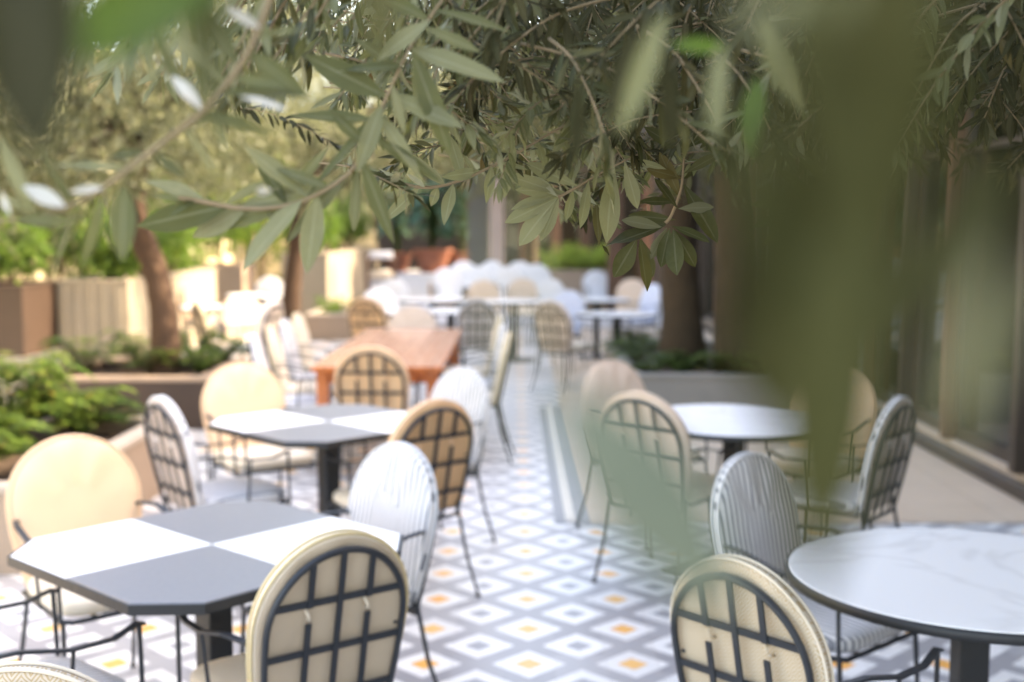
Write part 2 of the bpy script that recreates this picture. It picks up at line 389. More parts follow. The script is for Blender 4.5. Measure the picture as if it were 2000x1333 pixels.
def chair_proto(kind):
    mats = {'tan': ('tan', 'tan_lining', 'cream', 'tan'), 'stripe': ('stripe', 'taupe_lining', 'stripe', 'white_cloth'), 'cream': ('cream', 'cream_lining', 'cream', 'piping_ochre'),
            'weave': ('diamond_weave', 'diamond_weave', 'cream', 'cream'), 'beige': ('beige', 'beige', 'cream', 'beige'), 'blue': ('stripe_blue', 'taupe_lining', 'stripe_blue', 'white_cloth'),
            'white': ('white_cloth', 'white_cloth', 'white_cloth', 'white_cloth')}[kind]
    root = empty('terrace_chair', (0, 0, -50))
    b = cushion_back().build('back_cushion', [mats[0], mats[1]], root, True); weld(b)
    pp = MB(); o = arch(hw=.238, z1=.533)
    pp.tube([bk(x, s, .008) for x, s in o], .0045, 6); pp.tube([bk(x*.985, .27+(s-.27)*.985, .034) for x, s in o], .004, 6)
    pp.build('piping', mats[3], b, True)
    for sx in (-1, 1):
        MB().tube([bk(sx*.09-.004, .352, .0), bk(sx*.09-.006, .350, -.012), bk(sx*.09, .338, -.018), bk(sx*.09+.006, .325, -.012), bk(sx*.09+.004, .322, .0)], .005, 5).build('tie_strap', mats[0], b, True)
    s_ = cushion_seat().build('seat_cushion', mats[2], root, True); weld(s_)
    # lattice
    la = MB(); ol = arch(hw=.209, z0=-.03, z1=.500, narrow=.84)
    la.tube([bk(x, s, -.016) for x, s in ol], .009, 8)
    nrm = Vector(bk(0, 0, 1))-Vector(bk(0, 0, 0))
    def hwid(s):
        xs = [x for (x, q), (x2, q2) in zip(ol, ol[1:]) if x > 0 and q >= s >= q2]
        return xs[0] if xs else .16
    def top(x):
        zt = .500-.209*.98; return zt+(.500-zt)*math.sqrt(max(0, 1-(x/.209)**2))
    for s in (-.025, .10, .235, .37):
        w = hwid(s) if s > 0 else .172
        la.bar(bk(-w, s, -.016), bk(w, s, -.016), .017, .006, nrm)
    la.bar(bk(0, -.025, -.021), bk(0, top(0), -.021), .017, .006, nrm)
    for sx in (-1, 1):
        la.bar(bk(sx*.090, -.025, -.021), bk(sx*.090, .318, -.021), .017, .006, nrm)
        la.bar(bk(sx*.090, .362, -.021), bk(sx*.090, top(.09), -.021), .017, .006, nrm)
    la.build('back_lattice', 'dark_metal', root, True).data.polygons.foreach_set('use_smooth', [False]*0 or [False]*len(la.f))
    fm = MB()
    fm.tube([(-.215, -.19, .408), (-.225, .2, .408), (-.2, .235, .408), (.2, .235, .408), (.225, .2, .408), (.215, -.19, .408)], .009, 6, closed=True)
    for x in (-.12, 0, .12): fm.bar((x, -.19, .408), (x, .235, .408), .016, .005, (0, 0, 1))
    fm.build('seat_frame', 'dark_metal', root)
    for sx in (-1, 1):
        am = MB(); zb = .255
        y0 = bk(0, zb, 0)[1]; z0 = bk(0, zb, 0)[2]
        pts = [(sx*.195, y0, z0), (sx*.225, y0+.05, z0+.012), (sx*.25, y0+.14, z0+.015), (sx*.255, .02, z0-.015), (sx*.25, .14, z0-.02), (sx*.24, .215, z0), (sx*.238, .235, z0-.006)]
        for a, c in zip(pts, pts[1:]): am.bar(a, c, .020, .008, (0, .1, 1))
        am.tube([(sx*.24, .22, z0-.004), (sx*.236, .228, .408)], .007, 6)
        am.tube([(sx*.25, .03, z0-.015), (sx*.228, .02, .408)], .006, 6)
        am.build('armrest', 'dark_metal', root)
        lg = MB(); lg.tube([(sx*.228, .225, .408), (sx*.238, .25, .008)], [.0085, .0075], 6); lg.tube([(sx*.238, .25, .0), (sx*.238, .25, .012)], .012, 8); lg.build('leg', 'dark_metal', root)
        lg = MB(); lg.tube([(sx*.19, -.2, .43), (sx*.205, -.245, .2), (sx*.222, -.31, .008)], [.0085, .008, .0075], 6); lg.tube([(sx*.222, -.31, .0), (sx*.222, -.31, .012)], .012, 8); lg.build('leg', 'dark_metal', root)
    k = {'stripe': .91, 'cream': .92, 'weave': .92, 'blue': .91}.get(kind, 1.0)
    if k < 1:
        for c in bpy.data.objects:
            if c.type == 'MESH' and (c.parent is root or (c.parent is not None and c.parent.parent is root)):
                c.data.transform(Matrix.Diagonal((k, 1, 1, 1)))
    return root
PROTO = {}; USED = set()
def chair(kind, u, v, face, label, group='chairs at the checkered tables', z=0.0, to=None, xy=None):
    """u, v: where the top of the back stands in the photograph; face: heading in degrees (0 = away, 90 = towards +x)"""
    if kind not in PROTO: PROTO[kind] = chair_proto(kind); index_kids()
    T = P(u, v, TOPZ+z) if xy is None else Vector((xy[0], xy[1], 0))
    if to is not None: face = math.degrees(math.atan2(to[0]-T.x, to[1]-T.y))
    c = PROTO[kind] if kind not in USED else copy_tree(PROTO[kind])
    USED.add(kind)
    a = -R(face); c.rotation_euler = (0, 0, a)
    off = Matrix.Rotation(a, 3, 'Z') @ Vector((0, TOPY, 0))
    c.location = (T.x-off.x, T.y-off.y, z)
    tag(c, label, 'chair', group); return c

# ------------------------------------------------------------------ tables
def oct_pts(h, c): return [(-h+c, -h), (h-c, -h), (h, -h+c), (h, h-c), (h-c, h), (-h+c, h), (-h, h-c), (-h, -h+c)]
def pedestal(root, w=.04):
    MB().box(-w, w, -w, w, .012, .718, bev=.004).build('pedestal', 'pedestal_metal', root)
    MB().box(-.24, .24, -.24, .24, 0, .012, bev=.003).build('base_plate', 'pedestal_metal', root)
    MB().box(-.16, .16, -.16, .16, .7181, .7235).build('mounting_plate', 'pedestal_metal', root)
def oct_table(x, y, rz, label, group, h=.452):
    r = empty('octagonal_table', (x, y, 0), rz, label, 'table', group)
    p = oct_pts(h-.002, .13)
    MB().loft([[(a, b, .724) for a, b in p], [(a, b, .749) for a, b in p], [(a*.997, b*.997, .7505) for a, b in p]]).build('tabletop', 'checker_top', r)
    q = oct_pts(h, .13); e = MB(); n = 8
    q2 = oct_pts(h+.006, .132)
    vs = [(a, b, z) for z, pts in ((.722, q), (.722, q2), (.748, q2), (.748, q)) for a, b in pts]
    fs = [(k*n+i, k*n+(i+1) % n, ((k+1) % 4)*n+(i+1) % n, ((k+1) % 4)*n+i) for k in range(4) for i in range(n)]
    e.add(vs, fs).build('edge_band', 'pedestal_metal', r)
    pedestal(r); return r
def round_table(x, y, label, group, rad=.485, rz=0):
    r = empty('round_table', (x, y, 0), rz, label, 'table', group); n = 72
    c = lambda q, z: [(q*math.cos(2*math.pi*i/n), q*math.sin(2*math.pi*i/n), z) for i in range(n)]
    MB().loft([c(rad-.004, .724), c(rad-.004, .748), c(rad-.007, .7505)]).build('tabletop', 'marble', r)
    rings = [c(rad-.003, .722), c(rad+.004, .722), c(rad+.006, .735), c(rad+.004, .748), c(rad-.003, .748)]
    e = MB(); vs = [p for g in rings for p in g]
    e.add(vs, [(k*n+i, k*n+(i+1) % n, ((k+1) % 5)*n+(i+1) % n, ((k+1) % 5)*n+i) for k in range(5) for i in range(n)]).build('edge_band', 'pedestal_metal', r, True)
    pedestal(r); return r

# ------------------------------------------------------------------ the ground
struct('ground', MB().add([(-60, -20, -.012), (60, -20, -.012), (60, 90, -.012), (-60, 90, -.012)], [(0, 1, 2, 3)]), 'earth')
def sheet(name, x0, x1, y0, y1, z, m): return struct(name, MB().add([(x0, y0, z), (x1, y0, z), (x1, y1, z), (x0, y1, z)], [(0, 1, 2, 3)]), m)
sheet('tiled_floor', -7.5, 3.1, -3, 22.5, 0, 'tiles')
sheet('deck_floor', .43, 3.1, 6.62, 22.5, .004, 'deck')
sheet('border_strip', .22, .43, 6.62, 11.0, .004, 'band_dark')
sheet('border_line', .285, .345, 6.64, 10.98, .008, 'band_cream')
struct('upper_terrace', MB().box(-3.0, 3.0, 19.6, 27, .0, .14, bev=.01), 'aisle')

T1 = (-.89, 3.40); T2 = (-.90, 5.62); RT1 = (1.227, 3.12); RT2 = (1.057, 5.70)
G1 = 'octagonal tables with checkered tops'
oct_table(*T1, R(45+3), 'large octagonal table with white and grey quarters beside the cream latticed chair', G1)
oct_table(*T2, R(45-1), 'octagonal table with white and grey quarters standing before the orange wooden table', G1)
G2 = 'round marble tables'
round_table(*RT1, 'big round white marble table with dark rim beside the patterned weave chair', G2)
round_table(*RT2, 'round marble table partly behind the blurred olive leaves, on the brown deck', G2, rz=.8)

# wooden table
wt = empty('wooden_table', (-.93, 9.35, 0), 0, 'long orange brown wooden table with square legs in the middle row', 'table')
MB().box(-.44, .44, -1.5, 1.5, .715, .747, bev=.003).build('edge_band', 'wood_orange', wt)
MB().box(-.434, .434, -1.494, 1.494, .7472, .7505).build('tabletop', 'wood_glare', wt)
MB().box(-.38, .38, -1.42, 1.42, .63, .7145).build('apron', 'wood_orange', wt)
for sx in (-1, 1):
    for sy in (-1, 1):
        MB().box(sx*.37-.04, sx*.37+.04, sy*1.41-.04, sy*1.41+.04, 0, .7142, bev=.004).build('leg', 'wood_orange', wt)

# ------------------------------------------------------------------ chairs near
chair('tan', 130, 853, 0, 'tan chair facing out with its broad smooth back, behind the big checkered table', to=T1)
chair('cream', 668, 1048, -37, 'cream chair seen from behind through its dark lattice, ochre piping, at the big checkered table')
chair('stripe', 305, 778, 51, 'slim latticed chair seen from behind with mauve grey lining, beside the fern planter')
chair('tan', 467, 710, 0, 'tan chair with cream seat between the fern planter and the second checkered table', to=T2)
chair('tan', 722, 680, 0, 'tan latticed chair seen from behind at the near end of the orange wooden table', 'chairs round the wooden table', to=(-.85, 9))
chair('tan', 858, 785, -43, 'tan latticed chair seen from behind beside the second checkered table')
chair('stripe', 792, 868, 224, 'white chair with fine grey stripes, tall rounded back overlapping the tan latticed chair')
chair('stripe', 912, 720, 222, 'white finely striped chair behind the tan latticed chair, next to the aisle')
chair('stripe', 0, 0, 40, 'striped chair cut off by the frame, only its seat and curved arm showing', xy=(-1.49, 2.74))
chair('weave', 30, 1316, 0, 'chair cropped at the lower corner, only the patterned top of its back showing', to=T1)
chair('weave', 1430, 1100, 0, 'chair with ochre diamond weave fabric behind its dark lattice, at the big marble table', 'chairs at the marble tables', to=(RT1[0]+.05, RT1[1]+.22))
chair('stripe', 1448, 888, 139, 'white chair with bold grey stripes facing the big marble table', 'chairs at the marble tables')
chair('beige', 1242, 770, 0, 'pinkish beige latticed chair seen from behind at the far marble table', 'chairs at the marble tables', to=(RT2[0]+.1, RT2[1]+.45))
chair('beige', 1186, 706, 140, 'plain beige chair facing out before the low planter with shrubs', 'chairs at the marble tables')
chair('stripe', 1765, 779, -50, 'striped chair with exposed lattice on the brown deck near the glass doors', 'chairs at the marble tables')
chair('tan', 1640, 716, 0, 'tan chair half hidden behind the big blurred olive leaf', 'chairs at the marble tables', to=RT2)
chair('stripe', 0, 0, -90, 'white chair outside the frame, its seat corner under the big marble table', 'chairs at the marble tables', xy=(2.15, 3.05))
# along the wooden table
G3 = 'chairs round the wooden table'
for i, (y, k, lb) in enumerate(((8.3, 'stripe', 'striped chair edge on, nearest of four along the planter side of the wooden table'),
                                (9.0, 'cream', 'cream chair edge on, second of four along the planter side of the wooden table'),
                                (9.7, 'stripe', 'striped chair edge on, third of four along the planter side of the wooden table'),
                                (10.4, 'cream', 'cream chair edge on, last of four along the planter side of the wooden table'))):
    chair(k, 0, 0, 84+i*3, lb, G3, xy=(-1.86-.03*i, y))
for i, (y, k, lb) in enumerate(((8.55, 'cream', 'latticed chair edge on by the aisle, first in the row beside the wooden table'),
                                (9.3, 'stripe', 'latticed chair edge on by the aisle, second in the row beside the wooden table'),
                                (10.1, 'cream', 'latticed chair edge on by the aisle, third in the row beside the wooden table'))):
    chair(k, 0, 0, -88-i*2, lb, G3, xy=(-.03-.04*i, y))
chair('blue', 933, 586, -8, 'grey latticed chair seen from behind beyond the wooden table, next to the aisle', G3)
chair('beige', 806, 600, 180, 'beige chair facing out at the far end of the wooden table', G3)
# mid distance, far side
G4 = 'chairs at the far tables'
far = [('tan', 712, 583, 20, 'small tan latticed chair seen from behind near the low box planter'),
       ('white', 738, 563, 150, 'white chair beside the small tan latticed chair, at a far table'),
       ('white', 770, 545, 190, 'white chair behind another white chair, near the far trolley'),
       ('tan', 866, 538, 2, 'tan latticed chair in front of the terracotta pots'),
       ('blue', 1112, 568, 200, 'pale blue striped chair facing out beyond the aisle'),
       ('beige', 1072, 590, 40, 'brown latticed chair seen from behind just beyond the aisle'),
       ('beige', 1236, 546, 200, 'pale pink chair behind the far marble tables near the brown post'),
       ('blue', 1279, 556, -120, 'grey chair turned sideways beside the dark tree trunk'),
       ('white', 1163, 530, 170, 'white chair before the brown wooden post'),
       ('white', 1072, 545, 185, 'white chair before the lime green hedge'),
       ('stripe', 527, 541, 175, 'white round backed chair in front of the second slim tree trunk'),
       ('beige', 470, 578, 160, 'beige chair between the two far tables near the curved trunk'),
       ('stripe', 540, 590, -70, 'latticed chair turned sideways beside the second slim tree trunk'),
       ('cream', 380, 590, 60, 'latticed chair just behind the curved olive trunk'),
       ('tan', 258, 556, 110, 'tan chair with cushion against the pale panelled planter'),
       ('stripe', 285, 540, 120, 'striped chair between the pale planter and the curved trunk'),
       ('tan', 372, 556, 130, 'apricot chair at the far table behind the curved trunk')]
for k, u, v, a, lb in far: chair(k, u, v, a, lb, G4)
cl = [(872, 524), (905, 511), (932, 521), (962, 511), (990, 522), (1014, 512), (1046, 517)]
lbs = ['white chair at the end of the far white row, before the terracotta pots', 'white chair in the far row, just under the potted big leaved plant',
       'white chair in the far row before the grey column', 'white chair in the far row before the pink column', 'white chair in the far row at the head of the aisle',
       'white chair in the far row, half behind its neighbour at the aisle', 'white chair in the far row next to the lime hedge']
for i, ((u, v), lb) in enumerate(zip(cl, lbs)): chair('white', u, v, 180+random.uniform(-25, 25), lb, 'white chairs in the far row', z=.14)
chair('beige', 945, 548, 178, 'cream beige chair standing before the far white row', G4)
chair('beige', 1020, 545, 178, 'light beige chair at the head of the aisle before the far white row', G4)
G5 = 'far pale tables'
def at(u, v): p = P(u, v, .75); return p.x, p.y
round_table(*at(1205, 613), 'small round table with pale top beside the dark tree trunk', G5, .43)
round_table(*at(1165, 585), 'second pale round table behind the first, before the brown post', G5, .43)
oct_table(*at(435, 600), R(20), 'pale far table behind the curved olive trunk', G5)
oct_table(*at(510, 577), R(10), 'pale far table before the slim second trunk', G5)
for (u, v, lb) in ((880, 607, 'pale table just beyond the wooden table'), (845, 585, 'pale table further on, before the tan latticed chair'), (760, 607, 'small pale table between the white and tan far chairs'), (1005, 588, 'pale table at the head of the aisle'), (905, 560, 'pale table before the far white chairs')):
    round_table(*at(u, v), lb, G5, .46)

# ------------------------------------------------------------------ planters
def planter(name, x0, x1, y0, y1, h, m, cop, label, group='planters', wall=.09, z0=0, panels=0, hc=.04):
    r = empty(name, ((x0+x1)/2, (y0+y1)/2, 0), 0, label, 'planter', group)
    cx, cy = (x0+x1)/2, (y0+y1)/2; a, b = (x1-x0)/2, (y1-y0)/2
    w = MB(); w.box(-a, a, -b, -b+wall, z0, h); w.box(-a, a, b-wall, b, z0, h); w.box(-a, -a+wall, -b+wall, b-wall, z0, h); w.box(a-wall, a, -b+wall, b-wall, z0, h)
    for k in range(panels):
        x = -a+.02+(2*a-.04)*(k+.5)/panels; w.box(x-.035, x+.035, -b-.03, -b, z0, h-.02)
    w.build('wall', m, r)
    c = MB(); e = .015; wz = wall+.02
    c.box(-a-e, a+e, -b-e, -b+wz, h, h+hc, bev=.006); c.box(-a-e, a+e, b-wz, b+e, h, h+hc, bev=.006)
    c.box(-a-e, -a+wz, -b+wz, b-wz, h, h+hc, bev=.006); c.box(a-wz, a+e, -b+wz, b-wz, h, h+hc, bev=.006)
    c.build('coping', cop, r)
    n = 14; vs = []; fs = []
    for i in range(n+1):
        for j in range(n+1): vs.append((-a+wall+(2*a-2*wall)*i/n, -b+wall+(2*b-2*wall)*j/n, h-.06+random.uniform(-.02, .025)))
    for i in range(n):
        for j in range(n): q = i*(n+1)+j; fs.append((q, q+n+1, q+n+2, q+1))
    MB().add(vs, fs).build('soil', 'soil', r, True)
    return r
planter('planter_box', -5.2, -2.25, 5.6, 7.7, .40, 'planter_tan', 'coping', 'low tan planter full of ferns beside the slim latticed chair')
planter('planter_box', -4.0, -2.55, 9.75, 11.2, .40, 'planter_brown', 'planter_tan', 'low brown planter holding the curved olive trunk and ferns')
planter('planter_box', -8.0, -5.42, 13.0, 14.2, 1.0, 'planter_brown', 'planter_brown', 'tall dark brown metal planter under the leafy hedge', z0=.25)
planter('planter_box', -5.38, -4.55, 13.9, 18, 1.02, 'planter_cream', 'planter_cream', 'tall pale panelled planter catching the sun beside the brown metal one', panels=5)
planter('planter_box', -5.75, -4.7, 20.4, 21.4, 1.0, 'planter_tan', 'planter_tan', 'square tan planter in the distance behind the curved trunk')
planter('planter_box', -3.75, -3.02, 19.0, 26, 1.22, 'planter_cream', 'planter_cream', 'tall long cream planter running back beside the second trunk')
planter('planter_box', -3.1, -2.45, 17.5, 18.6, .36, 'planter_tan', 'coping', 'small low pinkish planter at the foot of the tall cream planter')
planter('planter_box', .98, 2.45, 10.1, 13.2, .38, 'concrete', 'concrete', 'long grey planter with shrubs round the two dark trunks')
planter('planter_box', .55, 1.75, 20.8, 22.2, .88, 'planter_tan', 'planter_tan', 'far tan planter topped by the lime green hedge')
struct('raised_ledge', MB().box(-3.0, -.6, 24.3, 26.5, .14, .72, bev=.01), 'ledge')

# ------------------------------------------------------------------ plants
def fern(x, y, z, r, n, label, group, mat='fern_leaf', up=.9):
    e = empty('fern_plant', (x, y, z), 0, label, 'fern', group); st = MB(); B = []; D = []; N = []; L = []
    for k in range(n):
        a = random.uniform(0, 2*math.pi); rr = r*random.uniform(.6, 1.1); hh = r*up*random.uniform(.5, 1.2)
        pts = []
        for i in range(10):
            tt = i/9; pts.append(Vector((math.cos(a)*rr*tt, math.sin(a)*rr*tt, hh*(1.9*tt-1.45*tt*tt))))
        st.tube(pts, [.003*(1-.7*i/9) for i in range(10)], 3)
        for i in range(1, 19):
            tt = i/19; j = tt*9; q = pts[int(j)].lerp(pts[min(9, int(j)+1)], j-int(j)); dr = (pts[min(9, int(j)+1)]-pts[int(j)]).normalized()
            sd = dr.cross(Vector((0, 0, 1))).normalized()
            for s in (-1, 1):
                B.append(q); D.append(sd*s+dr*.5+Vector((0, 0, -.15))); N.append((0, 0, 1)); L.append(r*.24*math.sin(math.pi*(.12+.85*tt))**.8)
    st.build('stem', mat, e)
    L = np.array(L); leaves('fronds', [tuple(b) for b in B], [tuple(b) for b in D], N, L, L*.28, mat, e)
    return e
GF = 'ferns in the planters'
spots = [(-2.62, 6.1), (-2.75, 6.9), (-3.2, 6.3), (-3.35, 7.2), (-3.8, 6.0), (-3.9, 6.9), (-4.5, 6.5), (-2.5, 7.3)]
fl = ['fern arching over the rim corner of the low tan planter', 'fern just behind the planter rim next to the slim chair', 'bushy fern in the middle of the low tan planter',
      'fern at the back of the low tan planter', 'broad fern at the front of the tan planter by the frame edge', 'tall fern under the brown metal planter', 'fern cut by the edge of the frame', 'small fern in the far corner of the low tan planter']
for (x, y), lb in zip(spots, fl): fern(x-.25, y+.1, .36, random.uniform(.36, .5), 64, lb, GF, up=random.uniform(.9, 1.6))
fern(-2.95, 5.85, .36, .3, 34, 'rust coloured dry fern at the near edge of the tan planter', GF, 'dry_leaf', .8)
fern(-3.5, 5.8, .36, .3, 34, 'orange dry fern beside the rust coloured one', GF, 'dry_leaf', .8)
spots = [(-3.75, 10.1), (-3.45, 10.7), (-3.1, 10.0), (-2.75, 10.1), (-2.7, 10.8), (-3.0, 10.9)]
fl = ['low fern at the far corner of the brown planter', 'fern behind the curved trunk', 'fern at the foot of the curved trunk', 'bright fern spilling over the brown planter rim', 'fern in the back corner of the brown planter', 'fern right behind the curved olive trunk base']
for (x, y), lb in zip(spots, fl): fern(x, y+.12, .38, random.uniform(.28, .4), 26, lb, GF, up=1.3)
def shrub(x, y, z, rx, ry, rz, n, mat, label, group, name='shrub', L=(.07, .11), cat='shrub', st=3, w=.4):
    e = empty(name, (x, y, z), 0, label, cat, group); s_ = MB(); bl = []
    for k in range(7):
        a = random.uniform(0, 6.28); q = (math.cos(a)*rx*.5, math.sin(a)*ry*.5, rz*random.uniform(.7, 1.2))
        s_.tube([(0, 0, -.05), (q[0]*.4, q[1]*.4, q[2]*.5), q], [.014, .01, .004], 5)
        bl.append((q[0]*random.uniform(.6, 1.3), q[1]*random.uniform(.6, 1.3), q[2]*random.uniform(.6, 1.1), rx*.5, ry*.5, rz*.42))
    s_.build('stem', 'bark', e)
    b, d, nn = crown_pts(bl, n//8, 8, .3, .14); keep = b[:, 2] > -.08; b, d, nn = b[keep], d[keep], nn[keep]
    ll = RN.uniform(*L, len(b)); leaves('foliage', b, d, nn, ll, ll*w, mat, e, st=st); return e
GS = 'shrubs filling the planters'
for i, (x, y, lb) in enumerate(((-7.4, 13.5, 'leafy green shrub at the far edge of the brown metal planter'), (-6.6, 13.6, 'dense green shrub over the brown metal planter'), (-5.85, 13.6, 'green shrub above the end of the brown metal planter'),
                                (-4.97, 14.5, 'green shrub over the sunlit pale planter'), (-4.95, 15.8, 'yellow green shrub behind the first on the pale planter'), (-4.95, 17.0, 'green shrub at the back of the pale planter'))):
    shrub(x, y, .98, .55, .5, .62, 2600, 'green_leaf', lb, GS)
shrub(-5.2, 20.9, 1.0, .6, .6, 1.0, 2600, 'green_leaf', 'green shrub in the distant square tan planter', GS)
shrub(-3.38, 19.6, 1.2, .4, .5, .6, 2000, 'green_leaf', 'green shrub at the near end of the tall cream planter', GS)
shrub(-3.38, 21.5, 1.2, .42, .7, .7, 2200, 'green_leaf', 'green shrub halfway along the tall cream planter', GS)
shrub(-3.38, 24, 1.2, .42, .8, .8, 2200, 'green_leaf', 'dark green shrub at the back of the tall cream planter', GS)
shrub(-2.78, 18.05, .33, .25, .4, .16, 700, 'green_leaf', 'low green ground plant in the small pinkish planter', GS, L=(.04, .07))
for (x, y, s, lb) in ((1.2, 10.5, .28, 'low grey green shrub at the corner of the long grey planter'), (1.15, 11.6, .3, 'shrub behind the corner one in the long grey planter'), (1.5, 10.45, .26, 'low shrub before the first dark trunk'),
                      (1.95, 10.5, .3, 'shrub between the two dark trunks'), (2.3, 10.7, .3, 'shrub beside the second dark trunk'), (1.3, 12.5, .3, 'shrub at the far end of the long grey planter')):
    fern(x, y+.1, .34, s*1.25, 30, lb, 'shrubs in the long grey planter')
for (x, lb) in ((.8, 'lime green hedge plant at the aisle end of the far planter'), (1.2, 'bright lime green hedge plant in the middle of the far planter'), (1.58, 'lime hedge plant next to the brown wooden post')):
    shrub(x, 21.5, .86, .3, .55, .36, 1600, 'lime_leaf', lb, 'lime hedge in the far planter', L=(.05, .09))
shrub(-5.6, 24.5, .5, 1.1, .8, 1.8, 3500, 'lime_leaf', 'sunlit yellow green bush seen beyond the slim second trunk', GS, 'sunlit_bush', cat='bush')
shrub(-7.0, 19, .3, .9, 1.4, 1.7, 4200, 'green_leaf', 'large dark green bush behind the pale planter', GS, 'garden_bush', cat='bush')
shrub(-4.6, 28.5, .3, 1.2, .8, 1.9, 4200, 'green_leaf', 'dark green bush at the far end of the garden', GS, 'garden_bush', cat='bush')
shrub(-7.0, 23.2, .3, 1.1, 1.6, 2.2, 4200, 'green_leaf', 'tall green bush against the cream backdrop wall', GS, 'garden_bush', cat='bush')

for k, (x, y, zz, hh) in enumerate(((-7.2, 14.6, .3, 3.2), (-6.3, 16.2, .3, 3.4), (-7.2, 17.2, .3, 3.0))):
    shrub(x, y, zz, 1.1, .9, hh, 6500, 'green_dark', ('tall dark evergreen bush behind the brown metal planter', 'tall dark evergreen bush between the panelled planter and the backdrop wall', 'tall dark evergreen bush furthest back along the backdrop wall')[k], 'tall evergreen bushes', 'evergreen_bush', L=(.07, .12), cat='bush')
for k, (x, y, rx, hh) in enumerate(((-5.7, 26.5, 1.3, 2.6), (-7.2, 27.5, 1.4, 3.0), (-6.0, 19.2, .9, 1.5), (-4.3, 30.5, 1.3, 2.8))):
    shrub(x, y, .2, rx, 1.0, hh, 5200, 'green_leaf' if k % 2 == 0 else 'green_dark', ('broad green bush filling the gap beyond the square tan planter', 'darker green bush in the garden corner behind the broad one', 'rounded green bush just before the square tan planter', 'dark bush far behind the tall cream planter')[k], 'bushes deep in the garden', 'garden_bush', L=(.10, .16), cat='bush')
# terracotta pots with big-leaved plants
def pot_plant(x, y, z, r, h, n, Ls, top, label, lab2):
    p = empty('terracotta_pot', (x, y, z), 0, label, 'plant pot', 'terracotta pots on the far ledge'); k = 28
    c = lambda q, zz: [(q*math.cos(2*math.pi*i/k), q*math.sin(2*math.pi*i/k), zz) for i in range(k)]
    MB().loft([c(r*.62, 0), c(r*.8, h*.4), c(r*.95, h*.8), c(r*.96, h*.82)]).build('body', 'terracotta', p, True)
    MB().loft([c(r*.96, h*.82), c(r*1.06, h*.83), c(r*1.08, h*.97), c(r*1.02, h), c(r*.9, h), c(r*.88, h*.9)]).build('rim', 'terracotta', p, True)
    e = empty('broad_leaved_plant', (x, y, z+h*.9), 0, lab2, 'plant', 'big leaved plants in pots'); s_ = MB(); B = []; D = []; N = []
    for i in range(n):
        a = random.uniform(0, 6.28); rr = random.uniform(.1, 1)*Ls*1.3; zz = random.uniform(.25, 1)*top
        q = Vector((math.cos(a)*rr, math.sin(a)*rr, zz))
        s_.tube([(0, 0, 0), (q.x*.25, q.y*.25, zz*.6), q], [.012, .009, .005], 5)
        B.append(tuple(q)); D.append((math.cos(a), math.sin(a), random.uniform(-.7, .2))); N.append((math.cos(a)*.5, math.sin(a)*.5, 1))
    s_.build('stem', 'green_leaf', e)
    L = RN.uniform(.7, 1.2, len(B))*Ls; leaves('foliage', B, D, N, L, L*.55, 'teal_leaf', e, st=7, curl=.25, shape=.7)
pot_plant(-1.76, 25, .72, .40, .5, 80, .42, 1.9, 'large terracotta pot on the far ledge, the biggest of them', 'big dark teal leaved plant in the largest terracotta pot')
pot_plant(-1.12, 25.3, .72, .30, .42, 60, .36, 1.8, 'smaller terracotta pot beside the largest one', 'teal leaved plant in the smaller pot by the grey column')
pot_plant(-.78, 24.7, .72, .14, .28, 14, .2, .5, 'tiny terracotta pot at the end of the far ledge', 'small green plant in the tiny terracotta pot')
pot_plant(-2.55, 25.6, .72, .30, .4, 60, .38, 1.9, 'terracotta pot in the shade behind the trolley', 'broad leaved plant rising behind the trolley')

# trolley
tr_ = empty('serving_trolley', (-2.52, 22.2, .14), 0, 'wooden serving trolley with folded white linen on its shelves in the distance', 'trolley')
for z in (.16, .56, .92): MB().box(-.27, .27, -.2, .2, z, z+.03, bev=.004).build('shelf', 'wood_brown', tr_)
for sx in (-1, 1):
    for sy in (-1, 1):
        MB().box(sx*.255-.018, sx*.255+.018, sy*.22-.018, sy*.22+.018, .04, 1.05).build('leg', 'wood_brown', tr_)
for z, lb in ((.95, 'folded white linen on the top shelf of the trolley'), (.59, 'folded cream linen on the middle shelf of the trolley')):
    l = MB()
    for k in range(3): l.box(-.22+.01*k, .22-.008*k, -.17, .17, z+.002+.042*k, z+.04+.042*k, bev=.012)
    tag(l.build('folded_linen', 'white_cloth' if z > .8 else 'cream', None, True, (-2.52, 22.2, .14)), lb, 'linen')

# ------------------------------------------------------------------ buildings
fb = empty('glass_fronted_building', (3.1, 14, 0), 0, 'dark glass fronted building with brown posts running along the brown deck', 'building')
ys = [4.9, 6.1, 7.25, 8.5, 9.45, 10.55, 11.7, 13, 14.3, 15.6, 17, 18.4, 19.8, 21.2, 22.6, 24]
w = MB(); w.box(0, .30, -17, 10.0, 2.95, 4.8); w.box(.30, 5, -17, 10.0, 4.6, 4.8); w.box(.3, 5, 9.8, 10.0, 0, 4.6); w.box(4.8, 5, -17, 9.8, 0, 4.6); w.box(.3, 4.8, -17, -16.8, 0, 4.6)
w.box(0, .3, -17, -9.3, 0, 2.95)
w.build('upper_wall', 'facade_panel', fb)  # height made up, set by how far its shade should reach
MB().box(.02, 4.8, -16.8, 9.8, 2.98, 3.06).build('ceiling_slab', 'interior', fb)
MB().box(.22, 4.8, -16.8, 9.8, .1, .14).build('indoor_floor', 'deck', fb)
MB().box(4.6, 4.79, -16.8, 9.8, .14, 2.98).build('back_wall', 'interior', fb)
MB().box(-.02, .22, -9.3, 10, 0, .10, bev=.01).build('plinth', 'frame_brown', fb)
MB().box(.03, .2, -9.3, 10, .10, .16, bev=.004).build('threshold', 'coping', fb)
